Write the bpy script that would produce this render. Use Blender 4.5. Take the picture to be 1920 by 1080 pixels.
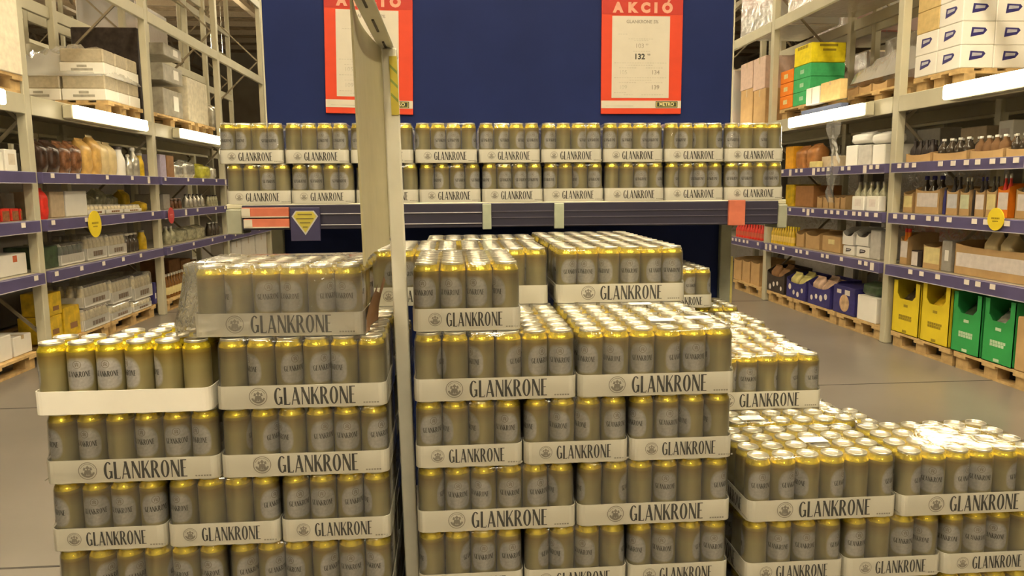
import bpy, math, random
from mathutils import Matrix, Vector
random.seed(7)
PI = math.pi
S = bpy.context.scene
C = S.collection
for o in list(bpy.data.objects):
    bpy.data.objects.remove(o)

# ------------------------------------------------------------------ camera
CAM_H, YAW, PITCH, ROLL, F = 1.5152, .0786, .1340, -.0072, 1400.0
def ray(u, v):
    u -= 960; v -= 540
    cr, sr = math.cos(ROLL), math.sin(ROLL)
    u, v = u*cr + v*sr, -u*sr + v*cr
    X = u/F; U = -v/F
    cp, sp = math.cos(PITCH), math.sin(PITCH)
    Y = cp + U*sp; z = -sp + U*cp
    cy, sy = math.cos(YAW), math.sin(YAW)
    return Vector((X*cy + Y*sy, -X*sy + Y*cy, z))
def at(u, v, x=None, y=None, z=None):
    r = ray(u, v)
    t = x/r.x if x is not None else y/r.y if y is not None else (z - CAM_H)/r.z
    return Vector((0, 0, CAM_H)) + r*t
cam_d = bpy.data.cameras.new('camera'); cam_d.sensor_width = 36; cam_d.lens = F/1920*36
cam_d.clip_start = .05; cam_d.clip_end = 200
cam = bpy.data.objects.new('camera', cam_d); C.objects.link(cam)
f0 = ray(960, 540); r0 = (ray(960+F, 540) - f0).normalized(); u0 = (ray(960, 540-F) - f0).normalized(); f0.normalize()
cam.matrix_world = Matrix(((r0.x, u0.x, -f0.x, 0), (r0.y, u0.y, -f0.y, 0), (r0.z, u0.z, -f0.z, CAM_H), (0, 0, 0, 1)))
S.camera = cam

# ------------------------------------------------------------------ world, exposure
W = bpy.data.worlds.new('hall_air'); S.world = W; W.use_nodes = True
W.node_tree.nodes['Background'].inputs[0].default_value = (1, .84, .58, 1)
W.node_tree.nodes['Background'].inputs[1].default_value = .05
S.view_settings.view_transform = 'Standard'; S.view_settings.look = 'None'
S.view_settings.exposure = -0.10; S.view_settings.gamma = 1; S.view_settings.use_curve_mapping = False
LIGHT_COL = (1, .86, .60)
CEIL_E = 80.0       # strength of the hall's ceiling fittings
TUBE_E = 26.0       # strength of the tubes on the racks

# ------------------------------------------------------------------ materials
MATS = {}
def mat(name, col, rough=.6, metal=0, var=.12, scale=18, bump=0, spec=.4, emit=0, coat=0):
    if name in MATS: return MATS[name]
    m = bpy.data.materials.new(name); m.use_nodes = True; MATS[name] = m
    nt = m.node_tree; N = nt.nodes; L = nt.links; b = N['Principled BSDF']
    b.inputs['Roughness'].default_value = rough; b.inputs['Metallic'].default_value = metal
    b.inputs['Specular IOR Level'].default_value = spec
    b.inputs['Coat Weight'].default_value = coat
    tc = N.new('ShaderNodeTexCoord'); nz = N.new('ShaderNodeTexNoise'); nz.inputs['Scale'].default_value = scale; nz.inputs['Detail'].default_value = 4
    L.new(tc.outputs['Object'], nz.inputs['Vector'])
    rp = N.new('ShaderNodeValToRGB'); L.new(nz.outputs['Fac'], rp.inputs['Fac'])
    rp.color_ramp.elements[0].position = .3; rp.color_ramp.elements[1].position = .7
    rp.color_ramp.elements[0].color = (*[c*(1-var) for c in col], 1); rp.color_ramp.elements[1].color = (*[min(1, c*(1+var)) for c in col], 1)
    L.new(rp.outputs['Color'], b.inputs['Base Color'])
    if emit:
        b.inputs['Emission Color'].default_value = (*LIGHT_COL, 1); b.inputs['Emission Strength'].default_value = emit
    if bump:
        bp = N.new('ShaderNodeBump'); bp.inputs['Strength'].default_value = bump; L.new(nz.outputs['Fac'], bp.inputs['Height']); L.new(bp.outputs['Normal'], b.inputs['Normal'])
    return m
def film_mat(name, haze, gloss, bump, rough, scale=14):
    m = bpy.data.materials.new(name); m.use_nodes = True; nt = m.node_tree; N = nt.nodes; L = nt.links
    N.clear(); out = N.new('ShaderNodeOutputMaterial')
    tr = N.new('ShaderNodeBsdfTransparent'); tr.inputs[0].default_value = (.985, .985, .97, 1)
    gl = N.new('ShaderNodeBsdfGlossy'); gl.inputs['Roughness'].default_value = rough; gl.inputs[0].default_value = (1, 1, 1, 1)
    df = N.new('ShaderNodeBsdfDiffuse'); df.inputs[0].default_value = (.85, .85, .82, 1)
    tc = N.new('ShaderNodeTexCoord'); nz = N.new('ShaderNodeTexNoise'); nz.inputs['Scale'].default_value = scale; nz.inputs['Detail'].default_value = 3; nz.inputs['Distortion'].default_value = 1.2
    L.new(tc.outputs['Object'], nz.inputs['Vector'])
    bp = N.new('ShaderNodeBump'); bp.inputs['Strength'].default_value = bump; bp.inputs['Distance'].default_value = .01
    L.new(nz.outputs['Fac'], bp.inputs['Height']); L.new(bp.outputs['Normal'], gl.inputs['Normal'])
    lw = N.new('ShaderNodeFresnel'); lw.inputs['IOR'].default_value = 1.45; L.new(bp.outputs['Normal'], lw.inputs['Normal'])
    mu = N.new('ShaderNodeMath'); mu.operation = 'MULTIPLY'; mu.inputs[1].default_value = gloss; mu.use_clamp = True; L.new(lw.outputs[0], mu.inputs[0])
    m1 = N.new('ShaderNodeMixShader'); m1.inputs[0].default_value = haze; L.new(tr.outputs[0], m1.inputs[1]); L.new(df.outputs[0], m1.inputs[2])
    m2 = N.new('ShaderNodeMixShader'); L.new(mu.outputs[0], m2.inputs[0]); L.new(m1.outputs[0], m2.inputs[1]); L.new(gl.outputs[0], m2.inputs[2])
    L.new(m2.outputs[0], out.inputs[0]); MATS[name] = m
    return m
FILM = film_mat('shrink_film', .04, .8, .16, .08)
CLEAR = film_mat('crumpled_film', .10, 1.0, .9, .10, 22)
SOFT = film_mat('soft_film', .14, .9, .8, .15, 16)
HAZY = film_mat('stretch_wrap', .38, .8, .8, .2, 9)

def can_mat():
    m = bpy.data.materials.new('printed_can'); m.use_nodes = True; nt = m.node_tree; N = nt.nodes; L = nt.links; b = N['Principled BSDF']
    tc = N.new('ShaderNodeTexCoord'); sp = N.new('ShaderNodeSeparateXYZ'); L.new(tc.outputs['Object'], sp.inputs[0])
    def mth(op, a, c=None):
        n = N.new('ShaderNodeMath'); n.operation = op
        for i, v in enumerate((a, c)):
            if v is None: continue
            if isinstance(v, (int, float)): n.inputs[i].default_value = v
            else: L.new(v, n.inputs[i])
        return n.outputs[0]
    ny = mth('MULTIPLY', sp.outputs['Y'], -1)
    ang = mth('ABSOLUTE', mth('ARCTAN2', sp.outputs['X'], ny))       # 0 at the shield's middle
    lo = mth('MAXIMUM', mth('DIVIDE', mth('SUBTRACT', .088, sp.outputs['Z']), .033), 0)
    up = mth('MAXIMUM', mth('DIVIDE', mth('SUBTRACT', sp.outputs['Z'], .098), .036), 0)
    a2 = mth('POWER', mth('DIVIDE', ang, 1.2), 4); z2 = mth('ADD', mth('POWER', lo, 2.6), mth('POWER', up, 1.4))
    rr = mth('ADD', a2, z2)
    rp = N.new('ShaderNodeValToRGB'); L.new(rr, rp.inputs[0]); e = rp.color_ramp.elements
    e[0].position = .55; e[0].color = (1, 1, 1, 1); e[1].position = .98; e[1].color = (0, 0, 0, 1)
    zr = N.new('ShaderNodeValToRGB'); L.new(mth('DIVIDE', sp.outputs['Z'], .17), zr.inputs[0]); z = zr.color_ramp.elements
    z[0].position = .25; z[0].color = (.38, .345, .19, 1); z[1].position = .87; z[1].color = (.46, .36, .055, 1)
    k = z.new(.62); k.color = (.37, .325, .15, 1); k = z.new(.80); k.color = (.27, .195, .055, 1)
    mx = N.new('ShaderNodeMix'); mx.data_type = 'RGBA'; L.new(rp.outputs[0], mx.inputs['Factor']); L.new(zr.outputs[0], mx.inputs['A'])
    nz = N.new('ShaderNodeTexNoise'); nz.inputs['Scale'].default_value = 160; L.new(tc.outputs['Object'], nz.inputs['Vector'])
    sr = N.new('ShaderNodeValToRGB'); L.new(nz.outputs[0], sr.inputs[0]); sr.color_ramp.elements[0].color = (.34, .34, .34, 1); sr.color_ramp.elements[1].color = (.66, .66, .66, 1)
    L.new(sr.outputs[0], mx.inputs['B']); L.new(mx.outputs['Result'], b.inputs['Base Color'])
    b.inputs['Metallic'].default_value = .55; b.inputs['Roughness'].default_value = .33
    return m
M_CAN = can_mat()
M_GOLD = mat('gold_shoulder', (.80, .66, .05), .24, .75, .05)
M_LID = mat('can_lid', (.72, .70, .60), .3, .85, .05)
M_INK = mat('dark_ink', (.035, .035, .03), .6, 0, .2)
M_GREYINK = mat('grey_ink', (.27, .24, .20), .6, 0, .2)
M_PALEINK = mat('pale_ink', (.38, .36, .30), .6, 0, .2)
M_TRAY = mat('tray_board', (.84, .82, .74), .55, 0, .03, 9)
M_KRAFT = mat('kraft_board', (.50, .33, .15), .8, 0, .10, 9)
M_WHITE = mat('white_board', (.80, .78, .72), .6, 0, .04, 6)
M_CREAM = mat('cream_steel', (.50, .475, .35), .45, .1, .06, 4)
M_STEEL = mat('galvanised_steel', (.50, .47, .38), .5, .3, .10, 9)
M_BLUE = mat('rail_blue', (.085, .072, .17), .4, 0, .1, 4)
M_BOARD = mat('board_blue', (.010, .018, .082), .6, 0, .10, 3, spec=.12)
M_WOOD = mat('pallet_wood', (.52, .36, .16), .85, 0, .25, 12)
M_RED = mat('sign_red', (.52, .042, .010), .5, 0, .05)
M_DKRED = mat('sign_dark_red', (.38, .022, .01), .5, 0, .05)
M_PAPER = mat('sign_paper', (.50, .465, .385), .7, 0, .03)
M_YEL = mat('promo_yellow', (.72, .56, .02), .6, 0, .08, 5)
M_GRN = mat('promo_green', (.03, .33, .08), .6, 0, .08, 5)
M_DARK = mat('dark_goods', (.035, .025, .022), .4, 0, .5, 15)
M_BROWN = mat('brown_card', (.23, .12, .05), .8, 0, .2, 10)
M_ORANGE = mat('orange_board', (.80, .22, .01), .6, 0, .06)
M_PRED = mat('bright_red', (.70, .035, .02), .4, 0, .25, 14)
M_GREY = mat('grey_board', (.33, .31, .27), .6, 0, .1)
M_PINK = mat('pink_board', (.62, .46, .38), .7, 0, .1)
M_NAVY = mat('navy_board', (.035, .03, .16), .5, 0, .2)
M_TUBE = mat('lamp_tube', (1, 1, 1), .5, 0, 0, emit=TUBE_E)
M_UPFILL = mat('added_roof_upglow', (1, 1, 1), .5, 0, 0, emit=CEIL_E*1.8)  # added glow on top of the fittings to brighten the roof
M_CEIL = mat('ceiling_lamp_glow', (1, 1, 1), .5, 0, 0, emit=CEIL_E)

# ------------------------------------------------------------------ mesh builder
class MB:
    def __init__(s): s.v = []; s.f = []; s.m = []; s.sm = []
    def add(s, vs, fs, mi=0, sm=False):
        n = len(s.v); s.v += [tuple(p) for p in vs]; s.f += [[n+i for i in f] for f in fs]; s.m += [mi]*len(fs); s.sm += [sm]*len(fs); return s
    def box(s, x0, x1, y0, y1, z0, z1, mi=0):
        vs = [(x, y, z) for z in (z0, z1) for y in (y0, y1) for x in (x0, x1)]
        return s.add(vs, [(0, 2, 3, 1), (4, 5, 7, 6), (0, 1, 5, 4), (2, 6, 7, 3), (0, 4, 6, 2), (1, 3, 7, 5)], mi)
    def bbox(s, x0, x1, y0, y1, z0, z1, b=.006, mi=0):           # box with bevelled edges
        vs = []; idx = {}
        X = (x0, x1); Y = (y0, y1); Z = (z0, z1)
        for k in range(2):
            for j in range(2):
                for i in range(2):
                    dx = b if i == 0 else -b; dy = b if j == 0 else -b; dz = b if k == 0 else -b
                    for a, (ex, ey, ez) in enumerate(((0, dy, dz), (dx, 0, dz), (dx, dy, 0))):
                        idx[i, j, k, a] = len(vs); vs.append((X[i]+ex, Y[j]+ey, Z[k]+ez))
        fs = []
        q = lambda *c: fs.append([idx[x] for x in c])
        for i in range(2): q(*[(i, j, k, 0) for j, k in ((0, 0), (1, 0), (1, 1), (0, 1))])
        for j in range(2): q(*[(i, j, k, 1) for i, k in ((0, 0), (1, 0), (1, 1), (0, 1))])
        for k in range(2): q(*[(i, j, k, 2) for i, j in ((0, 0), (1, 0), (1, 1), (0, 1))])
        for i in range(2):
            for j in range(2): q((i, j, 0, 0), (i, j, 0, 1), (i, j, 1, 1), (i, j, 1, 0))
            for k in range(2): q((i, 0, k, 0), (i, 0, k, 2), (i, 1, k, 2), (i, 1, k, 0))
        for j in range(2):
            for k in range(2): q((0, j, k, 1), (0, j, k, 2), (1, j, k, 2), (1, j, k, 1))
        for c in [(i, j, k) for i in range(2) for j in range(2) for k in range(2)]: q((*c, 0), (*c, 1), (*c, 2))
        return s.add(vs, fs, mi)
    def lathe(s, prof, n=24, mi=None, c=(0, 0), sm=True):
        vs = []; fs = []; ms = []
        for r, z in prof:
            for a in range(n):
                t = 2*PI*a/n; vs.append((c[0]+r*math.cos(t), c[1]+r*math.sin(t), z))
        for i in range(len(prof)-1):
            for a in range(n):
                b = (a+1) % n; fs.append((i*n+a, i*n+b, (i+1)*n+b, (i+1)*n+a)); ms.append(mi[i] if mi else 0)
        k = len(s.f); s.add(vs, fs, 0, sm); s.m[k:] = ms
        s.add([vs[a] for a in range(n)][::-1], [tuple(range(n))], ms[0]); s.add([vs[(len(prof)-1)*n+a] for a in range(n)], [tuple(range(n))], ms[-1])
        return s
    def tube(s, p, q, r, n=8, mi=0):
        p = Vector(p); q = Vector(q); d = (q-p).normalized(); a = d.orthogonal().normalized(); b = d.cross(a)
        vs = [e + a*r*math.cos(2*PI*i/n) + b*r*math.sin(2*PI*i/n) for e in (p, q) for i in range(n)]
        return s.add(vs, [(i, (i+1) % n, n+(i+1) % n, n+i) for i in range(n)] + [tuple(range(n))[::-1], tuple(range(n, 2*n))], mi, True)
    def beam(s, p, q, w, h, mi=0):                                 # rectangular bar between two points
        p = Vector(p); q = Vector(q); d = (q-p).normalized(); up = Vector((0, 0, 1)) if abs(d.z) < .9 else Vector((1, 0, 0))
        a = d.cross(up).normalized()*w/2; b = a.cross(d).normalized()*h/2
        vs = [e+x for e in (p, q) for x in (-a-b, a-b, a+b, -a+b)]
        return s.add(vs, [(0, 1, 5, 4), (1, 2, 6, 5), (2, 3, 7, 6), (3, 0, 4, 7), (3, 2, 1, 0), (4, 5, 6, 7)], mi)
    def mesh(s, name, mats):
        me = bpy.data.meshes.new(name); me.from_pydata(s.v, [], s.f)
        for m in (mats if isinstance(mats, (list, tuple)) else [mats]): me.materials.append(m)
        me.polygons.foreach_set('material_index', s.m); me.polygons.foreach_set('use_smooth', s.sm); me.update()
        return me
def link(name, me, parent=None, loc=(0, 0, 0), rot=(0, 0, 0), scale=None):
    o = bpy.data.objects.new(name, me); C.objects.link(o); o.location = loc; o.rotation_euler = rot
    if scale: o.scale = scale
    if parent: o.parent = parent
    return o
def part(name, mb, mats, parent, **k): return link(name, mb.mesh(name, mats), parent, **k)
def tag(o, label, cat, group=None, kind=None):
    o['label'] = label; o['category'] = cat
    if group: o['group'] = group
    if kind: o['kind'] = kind
    return o
def thing(name, label, cat, loc=(0, 0, 0), rz=0, group=None):
    o = bpy.data.objects.new(name, None); C.objects.link(o); o.empty_display_size = .1
    o.location = loc; o.rotation_euler = (0, 0, rz); return tag(o, label, cat, group)
def struct(name, mb, mats, label):
    o = link(name, mb.mesh(name, mats)); o['kind'] = 'structure'; o['label'] = label; return o

# ------------------------------------------------------------------ room shell
def floor_mat():
    m = bpy.data.materials.new('polished_concrete'); m.use_nodes = True; nt = m.node_tree; N = nt.nodes; L = nt.links; b = N['Principled BSDF']
    tc = N.new('ShaderNodeTexCoord'); n1 = N.new('ShaderNodeTexNoise'); n1.inputs['Scale'].default_value = .9; n1.inputs['Detail'].default_value = 8
    L.new(tc.outputs['Object'], n1.inputs['Vector'])
    rp = N.new('ShaderNodeValToRGB'); L.new(n1.outputs[0], rp.inputs[0]); rp.color_ramp.elements[0].position = .3; rp.color_ramp.elements[1].position = .72
    rp.color_ramp.elements[0].color = (.14, .128, .112, 1); rp.color_ramp.elements[1].color = (.205, .185, .16, 1)
    L.new(rp.outputs[0], b.inputs['Base Color']); b.inputs['Roughness'].default_value = .30; b.inputs['Specular IOR Level'].default_value = .5
    return m
fl = struct('floor', MB().box(-24, 26, -9, 44, -.3, 0), floor_mat(), 'grey polished concrete floor of the wholesale hall')
M_JOINT = mat('joint_filler', (.06, .055, .05), .8)
for yy in (-2.5, 3.0, 5.35, 9.5, 15.0, 21.0): part('floor_joint', MB().box(-24, 26, yy-.006, yy+.006, 0, .0015), M_JOINT, fl)
M_WALL = mat('hall_wall', (.30, .26, .19), .8, 0, .1, 2)
struct('wall_far', MB().box(-24, 26, 43.7, 44, 0, 9), M_WALL, 'far wall of the hall')
struct('wall_left', MB().box(-24, -23.7, -9, 44, 0, 9), M_WALL, 'side wall of the hall beyond the racks')
struct('wall_right', MB().box(25.7, 26, -9, 44, 0, 9), M_WALL, 'other side wall of the hall')
struct('wall_near', MB().box(-24, 26, -9.3, -9, 0, 9), mat('pale_wall', (.62, .57, .46), .8, 0, .05, 2), 'near wall of the hall')
ce = struct('ceiling', MB().box(-24, 26, -9, 44, 9, 9.3), mat('roof_sheet', (.48, .36, .22), .8, 0, .3, 3), 'brown sheet metal roof over steel purlins')
M_PUR = mat('roof_steel', (.34, .27, .18), .6, .1, .1)
me_pur = MB().box(-24, 26, -.06, .06, -.22, 0).mesh('purlin', M_PUR)
for i in range(26): link('purlin', me_pur, ce, (0, -6+i*1.9, 9))
mb = MB(); mb.box(-.1, .1, -9, 44, -1.3, -1.15); mb.box(-.1, .1, -9, 44, -.35, -.22)
for k in range(27):
    y = -9+k*1.96; mb.beam((0, y, -1.2), (0, y+.98, -.3), .08, .08); mb.beam((0, y+.98, -.3), (0, y+1.96, -1.2), .08, .08)
me_tr = mb.mesh('truss', M_PUR)
for x in (-19, -13, -7, -1, 5, 11, 17): link('truss', me_tr, ce, (x, 0, 9))
# ceiling fittings of the hall; rear and deep ones added for fill light
me_h = MB().box(-.16, .16, -.8, .8, 0, .07).mesh('housing', M_CREAM); me_g = MB().box(-.13, .13, -.77, .77, -.025, 0).mesh('tube', M_CEIL); me_upfill = MB().box(-.10, .10, -.77, .77, .071, .09).mesh('tube', M_UPFILL)
for k, (x, y) in enumerate([(x, y) for x in (-2.2, .3, 2.8) for y in (-2.4, .1, 2.3)] + [(.3, -5.4)] + [(-1.9, 6.6), (-1.9, 12.6), (2.9, 4.6), (2.9, 10.6), (-7.6, 7), (-7.6, 12), (-7.6, 18), (8.6, 7), (8.6, 12), (8.6, 18), (-1.9, 19), (2.9, 19), (-13, 12), (-13, 20), (-7.6, 26), (-13, 30), (-1.9, 28), (2.9, 28)]):
    t = thing('ceiling_light', 'long white ceiling light hanging high over the aisles', 'light', (x, y, 5.9), 0, 'ceiling lights of the hall')
    link('housing', me_h, t); link('tube', me_g, t); link('tube', me_upfill, t)  # the upper tube is an added glow strip lighting the roof
    part('hanger', MB().tube((0, -.6, .07), (0, -.6, 3.1), .006).tube((0, .6, .07), (0, .6, 3.1), .006), M_STEEL, t)

# ------------------------------------------------------------------ lettering
def ring(cx, cy, rx, ry, a0, a1, tx, ty, n=14):
    P = []
    for i in range(n):
        q = []
        for k in (i, i+1):
            a = math.radians(a0 + (a1-a0)*k/n); q.append(((cx+rx*math.cos(a), cy+ry*math.sin(a)), (cx+(rx-tx)*math.cos(a), cy+(ry-ty)*math.sin(a))))
        P.append([q[0][0], q[1][0], q[1][1], q[0][1]])
    return P
def st(x0, y0, x1, y1, w): return [(x0-w/2, y0), (x0+w/2, y0), (x1+w/2, y1), (x1-w/2, y1)]
def hb(x0, x1, y, t): return [(x0, y-t/2), (x1, y-t/2), (x1, y+t/2), (x0, y+t/2)]
TK, TN = .145, .06
GL = {
 'G': (.50, ring(.27, .5, .25, .5, 48, 318, TK, TN) + [st(.43, .06, .43, .44, TK*.8), hb(.30, .49, .44, TN)]),
 'L': (.36, [st(.08, 0, .08, 1, TK), hb(.08, .35, .025, .05), st(.33, 0, .345, .14, .035)]),
 'A': (.50, [st(.04, 0, .24, 1, TN), st(.43, 0, .24, 1, TK), hb(.11, .36, .27, TN)]),
 'N': (.50, [st(.06, 0, .06, 1, TN), st(.44, 0, .07, 1, TK*1.05), st(.45, 0, .45, 1, TN)]),
 'K': (.46, [st(.07, 0, .07, 1, TK), st(.12, .42, .41, 1, TN), st(.42, 0, .19, .58, TK)]),
 'R': (.46, [st(.07, 0, .07, 1, TK)] + ring(.17, .74, .23, .26, -90, 90, TK, TN) + [hb(.07, .18, .978, TN), hb(.07, .18, .50, TN), st(.42, 0, .21, .5, TK)]),
 'O': (.50, ring(.25, .5, .245, .51, 0, 360, TK, TN, 24)),
 'E': (.36, [st(.07, 0, .07, 1, TK), hb(.07, .34, .975, .05), hb(.07, .28, .52, .045), hb(.07, .35, .025, .05)])}
def word(txt, gap=.065):
    P = []; x = 0
    for ch in txt:
        w, g = GL[ch]; P += [[(px+x, py) for px, py in q] for q in g]; x += w+gap
    w = x-gap
    return [[(px/w, py) for px, py in q] for q in P]                 # width 1, height 1
WORD = word('GLANKRONE')
EMB = ring(0, 0, 1, 1, 0, 360, .08, .08, 28) + ring(0, 0, .78, .78, 195, 345, .22, .22, 12) + ring(0, 0, .8, .8, 20, 160, .05, .05, 12)
EMB += [[(-.1, -.5), (.1, -.5), (.06, .2), (-.06, .2)], [(-.45, -.45), (-.15, -.5), (0, .1), (-.3, .1)], [(.15, -.5), (.45, -.45), (.3, .1), (0, .1)], [(0, .12), (.22, .34), (0, .62), (-.22, .34)], [(-.5, .1), (-.28, .05), (-.2, .35), (-.42, .42)], [(.28, .05), (.5, .1), (.42, .42), (.2, .35)]]
def put_polys(mb, polys, fn, mi):
    for q in polys: mb.add([fn(x, y) for x, y in q], [tuple(range(len(q)))], mi)

# ------------------------------------------------------------------ the beer tray
PT, CR, CH = .0662, .0320, .167
HX, HY, TH = .2015, .1335, .056
def rrect(hx, hy, r, n=4):
    pts = []
    for cx, cy, a0 in ((hx-r, hy-r, 0), (-hx+r, hy-r, 90), (-hx+r, -hy+r, 180), (hx-r, -hy+r, 270)):
        for i in range(n+1):
            a = math.radians(a0+90*i/n); pts.append((cx+r*math.cos(a), cy+r*math.sin(a)))
    return pts
def shell(mb, levels, cap0=False, cap1=False, mi=0, sm=False, n=4):
    vs = []; fs = []; m = None
    for hx, hy, r, z in levels:
        p = rrect(hx, hy, r, n); m = len(p); vs += [(x, y, z) for x, y in p]
    for i in range(len(levels)-1):
        for a in range(m):
            b = (a+1) % m; fs.append((i*m+a, i*m+b, (i+1)*m+b, (i+1)*m+a))
    mb.add(vs, fs, mi, sm)
    if cap0: mb.add(vs[:m][::-1], [tuple(range(m))], mi)
    if cap1: mb.add(vs[-m:], [tuple(range(m))], mi)
    return mb
def tray_mesh():
    mb = MB(); t = .002
    shell(mb, [(HX, HY, .02, 0), (HX, HY, .02, TH), (HX-t, HY-t, .018, TH), (HX-t, HY-t, .018, .002)], True, True)
    return mb.mesh('tray', M_TRAY)
ME_TRAY = tray_mesh()
def print_mesh(faces):
    mb = MB()
    for nx, ny in faces:
        half, off = (HX, HY) if ny else (HY, HX)
        rx, ry = -ny, nx; o = off+.0006
        def P(a, z): return (nx*o + rx*a, ny*o + ry*a, z)
        w = 2*half
        if ny: tx0, tx1, th, tz, ex, er = .335, .815, .043, .0075, .245, .0215
        else: tx0, tx1, th, tz, ex, er = .305, .83, .035, .011, .205, .0165
        put_polys(mb, WORD, lambda x, y: P(-half+w*(tx0+(tx1-tx0)*x), tz+th*y), 0)
        put_polys(mb, EMB, lambda x, y: P(-half+w*ex+x*er, TH*.53+y*er), 1)
        for k in range(6): put_polys(mb, [[(0, 0), (.7, 0), (.7, 1), (0, 1)]], lambda x, y: P(-half+w*.86+(k+x)*.0065, .007+y*.0035), 2)
    return mb.mesh('print', [M_INK, mat('emblem_ink', (.36, .33, .28), .6, 0, .2), M_PALEINK])
ME_PRINT = print_mesh([(0, -1), (0, 1), (-1, 0), (1, 0)])
def can_mesh():
    mb = MB()
    prof = [(.022, .006), (.0255, .0), (.0285, .004), (CR, .011), (CR, .06), (CR, .10), (CR, .1455), (.0312, .1492), (.0292, .1525), (.0276, .1562), (.0269, .161), (.0274, .1655), (.0268, .167), (.0258, .1655), (.0252, .1615), (.012, .1622)]
    mi = [1, 1, 0, 0, 0, 0, 1, 1, 1, 1, 2, 2, 2, 2, 2]
    mb.lathe(prof, 24, mi)
    mb.add([(x*.008, y*.011+.001, .1632) for x, y in ((-.7, -1), (.7, -1), (1, 0), (.7, 1), (-.7, 1), (-1, 0))], [tuple(range(6))], 2)   # pull tab
    r = CR+.0002
    def W(x, y, a0, a1, z0, h):
        a = a0+(a1-a0)*x; return (r*math.sin(a), -r*math.cos(a), z0+h*y)
    put_polys(mb, WORD, lambda x, y: W(x, y, -.86, .86, .0865, .0135), 3)
    put_polys(mb, ring(0, 0, 1, 1, 0, 360, .16, .16, 14) + EMB[-5:], lambda x, y: W(.5+x*.15, y, -1, 1, .1165, .0095), 4)
    return mb.mesh('can', [M_CAN, M_GOLD, M_LID, M_INK, M_GREYINK])
ME_CAN = can_mesh()
def film_mesh():
    mb = MB(); e = .0009
    shell(mb, [(HX+e, HY+e, .022, .0005), (HX+e, HY+e, .022, TH), (HX-.001, HY-.001, .03, TH+.01), (HX-.0018, HY-.0018, .032, .147), (HX-.0045, HY-.0045, .030, .1575), (HX-.0075, HY-.0075, .028, .1672), (HX-.016, HY-.016, .022, .1690), (HX-.04, HY-.04, .02, .1692)], False, True, 0, True)
    return mb.mesh('shrink_film', FILM)
ME_FILM = film_mesh()
CELL = [(i, j) for i in range(6) for j in range(4)]
def can_cells(show, rot):
    if 'T' in show: return CELL
    s = set()
    # which local edge faces the world side
    edge = {'F': ('j', 0), 'L': ('i', 0), 'R': ('i', 5), 'B': ('j', 3)} if not rot else {'F': ('i', 0), 'L': ('j', 3), 'R': ('j', 0), 'B': ('i', 5)}
    for ch in show:
        a, k = edge[ch]; s |= {c for c in CELL if (c[0] if a == 'i' else c[1]) == k}
    return sorted(s)
def add_cans(root, cells):
    for i, j in cells:
        a = random.gauss(0, 1.0) if random.random() < .8 else random.uniform(-PI, PI)
        link('can', ME_CAN, root, ((i-2.5)*PT, (j-1.5)*PT, .0022), (0, 0, a - root.rotation_euler.z + root.get('yaw0', 0)))
def beer_pack(x, y, z, rot, show, label, group, dyaw=0, film=ME_FILM, cells=None, prnt=ME_PRINT):
    """x, y = front-left corner seen from the front; rot: short side out"""
    w, d = (2*HY, 2*HX) if rot else (2*HX, 2*HY)
    t = thing('beer_tray', label, 'beer tray', (x+w/2, y+d/2, z), (PI/2 if rot else 0)+dyaw, group)
    b = link('tray', ME_TRAY, t)
    if prnt: link('print', prnt, b)['kind'] = 'stuff'
    add_cans(t, cells if cells is not None else can_cells(show, rot))
    if film: link('shrink_film', film, t)
    return t
LH = .17
def Z(k): return .144+LH*(k+1)
PX = .4058; PS = .2705                                               # spacing of long and short sides

# ---- euro pallet
ME_B = {}
def bmesh(key, *a):
    k = (key, a)
    if k not in ME_B:
        x, y, z = a; ME_B[k] = MB().box(-x/2, x/2, -y/2, y/2, 0, z).mesh(key, M_WOOD)
    return ME_B[k]
def pallet(cx, cy, z, rz, label, group=None, L=1.2, Wd=.8):
    """L along local x"""
    t = thing('pallet', label, 'pallet', (cx, cy, z), rz, group)
    for y in (-.3275, 0, .3275):
        y *= Wd/.8
        link('board', bmesh('board', L, .1, .022), t, (0, y, 0))
        for x in (-1, 0, 1): link('block', bmesh('block', .145, .1, .078), t, (x*(L/2-.0725), y, .022))
    for x in (-1, 0, 1): link('board', bmesh('board', .145, Wd, .022), t, (x*(L/2-.0725), 0, .1))
    for k in range(5): link('board', bmesh('board', L, .12, .022), t, (0, (k-2)*(Wd-.12)/4, .122))
    return t

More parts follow.
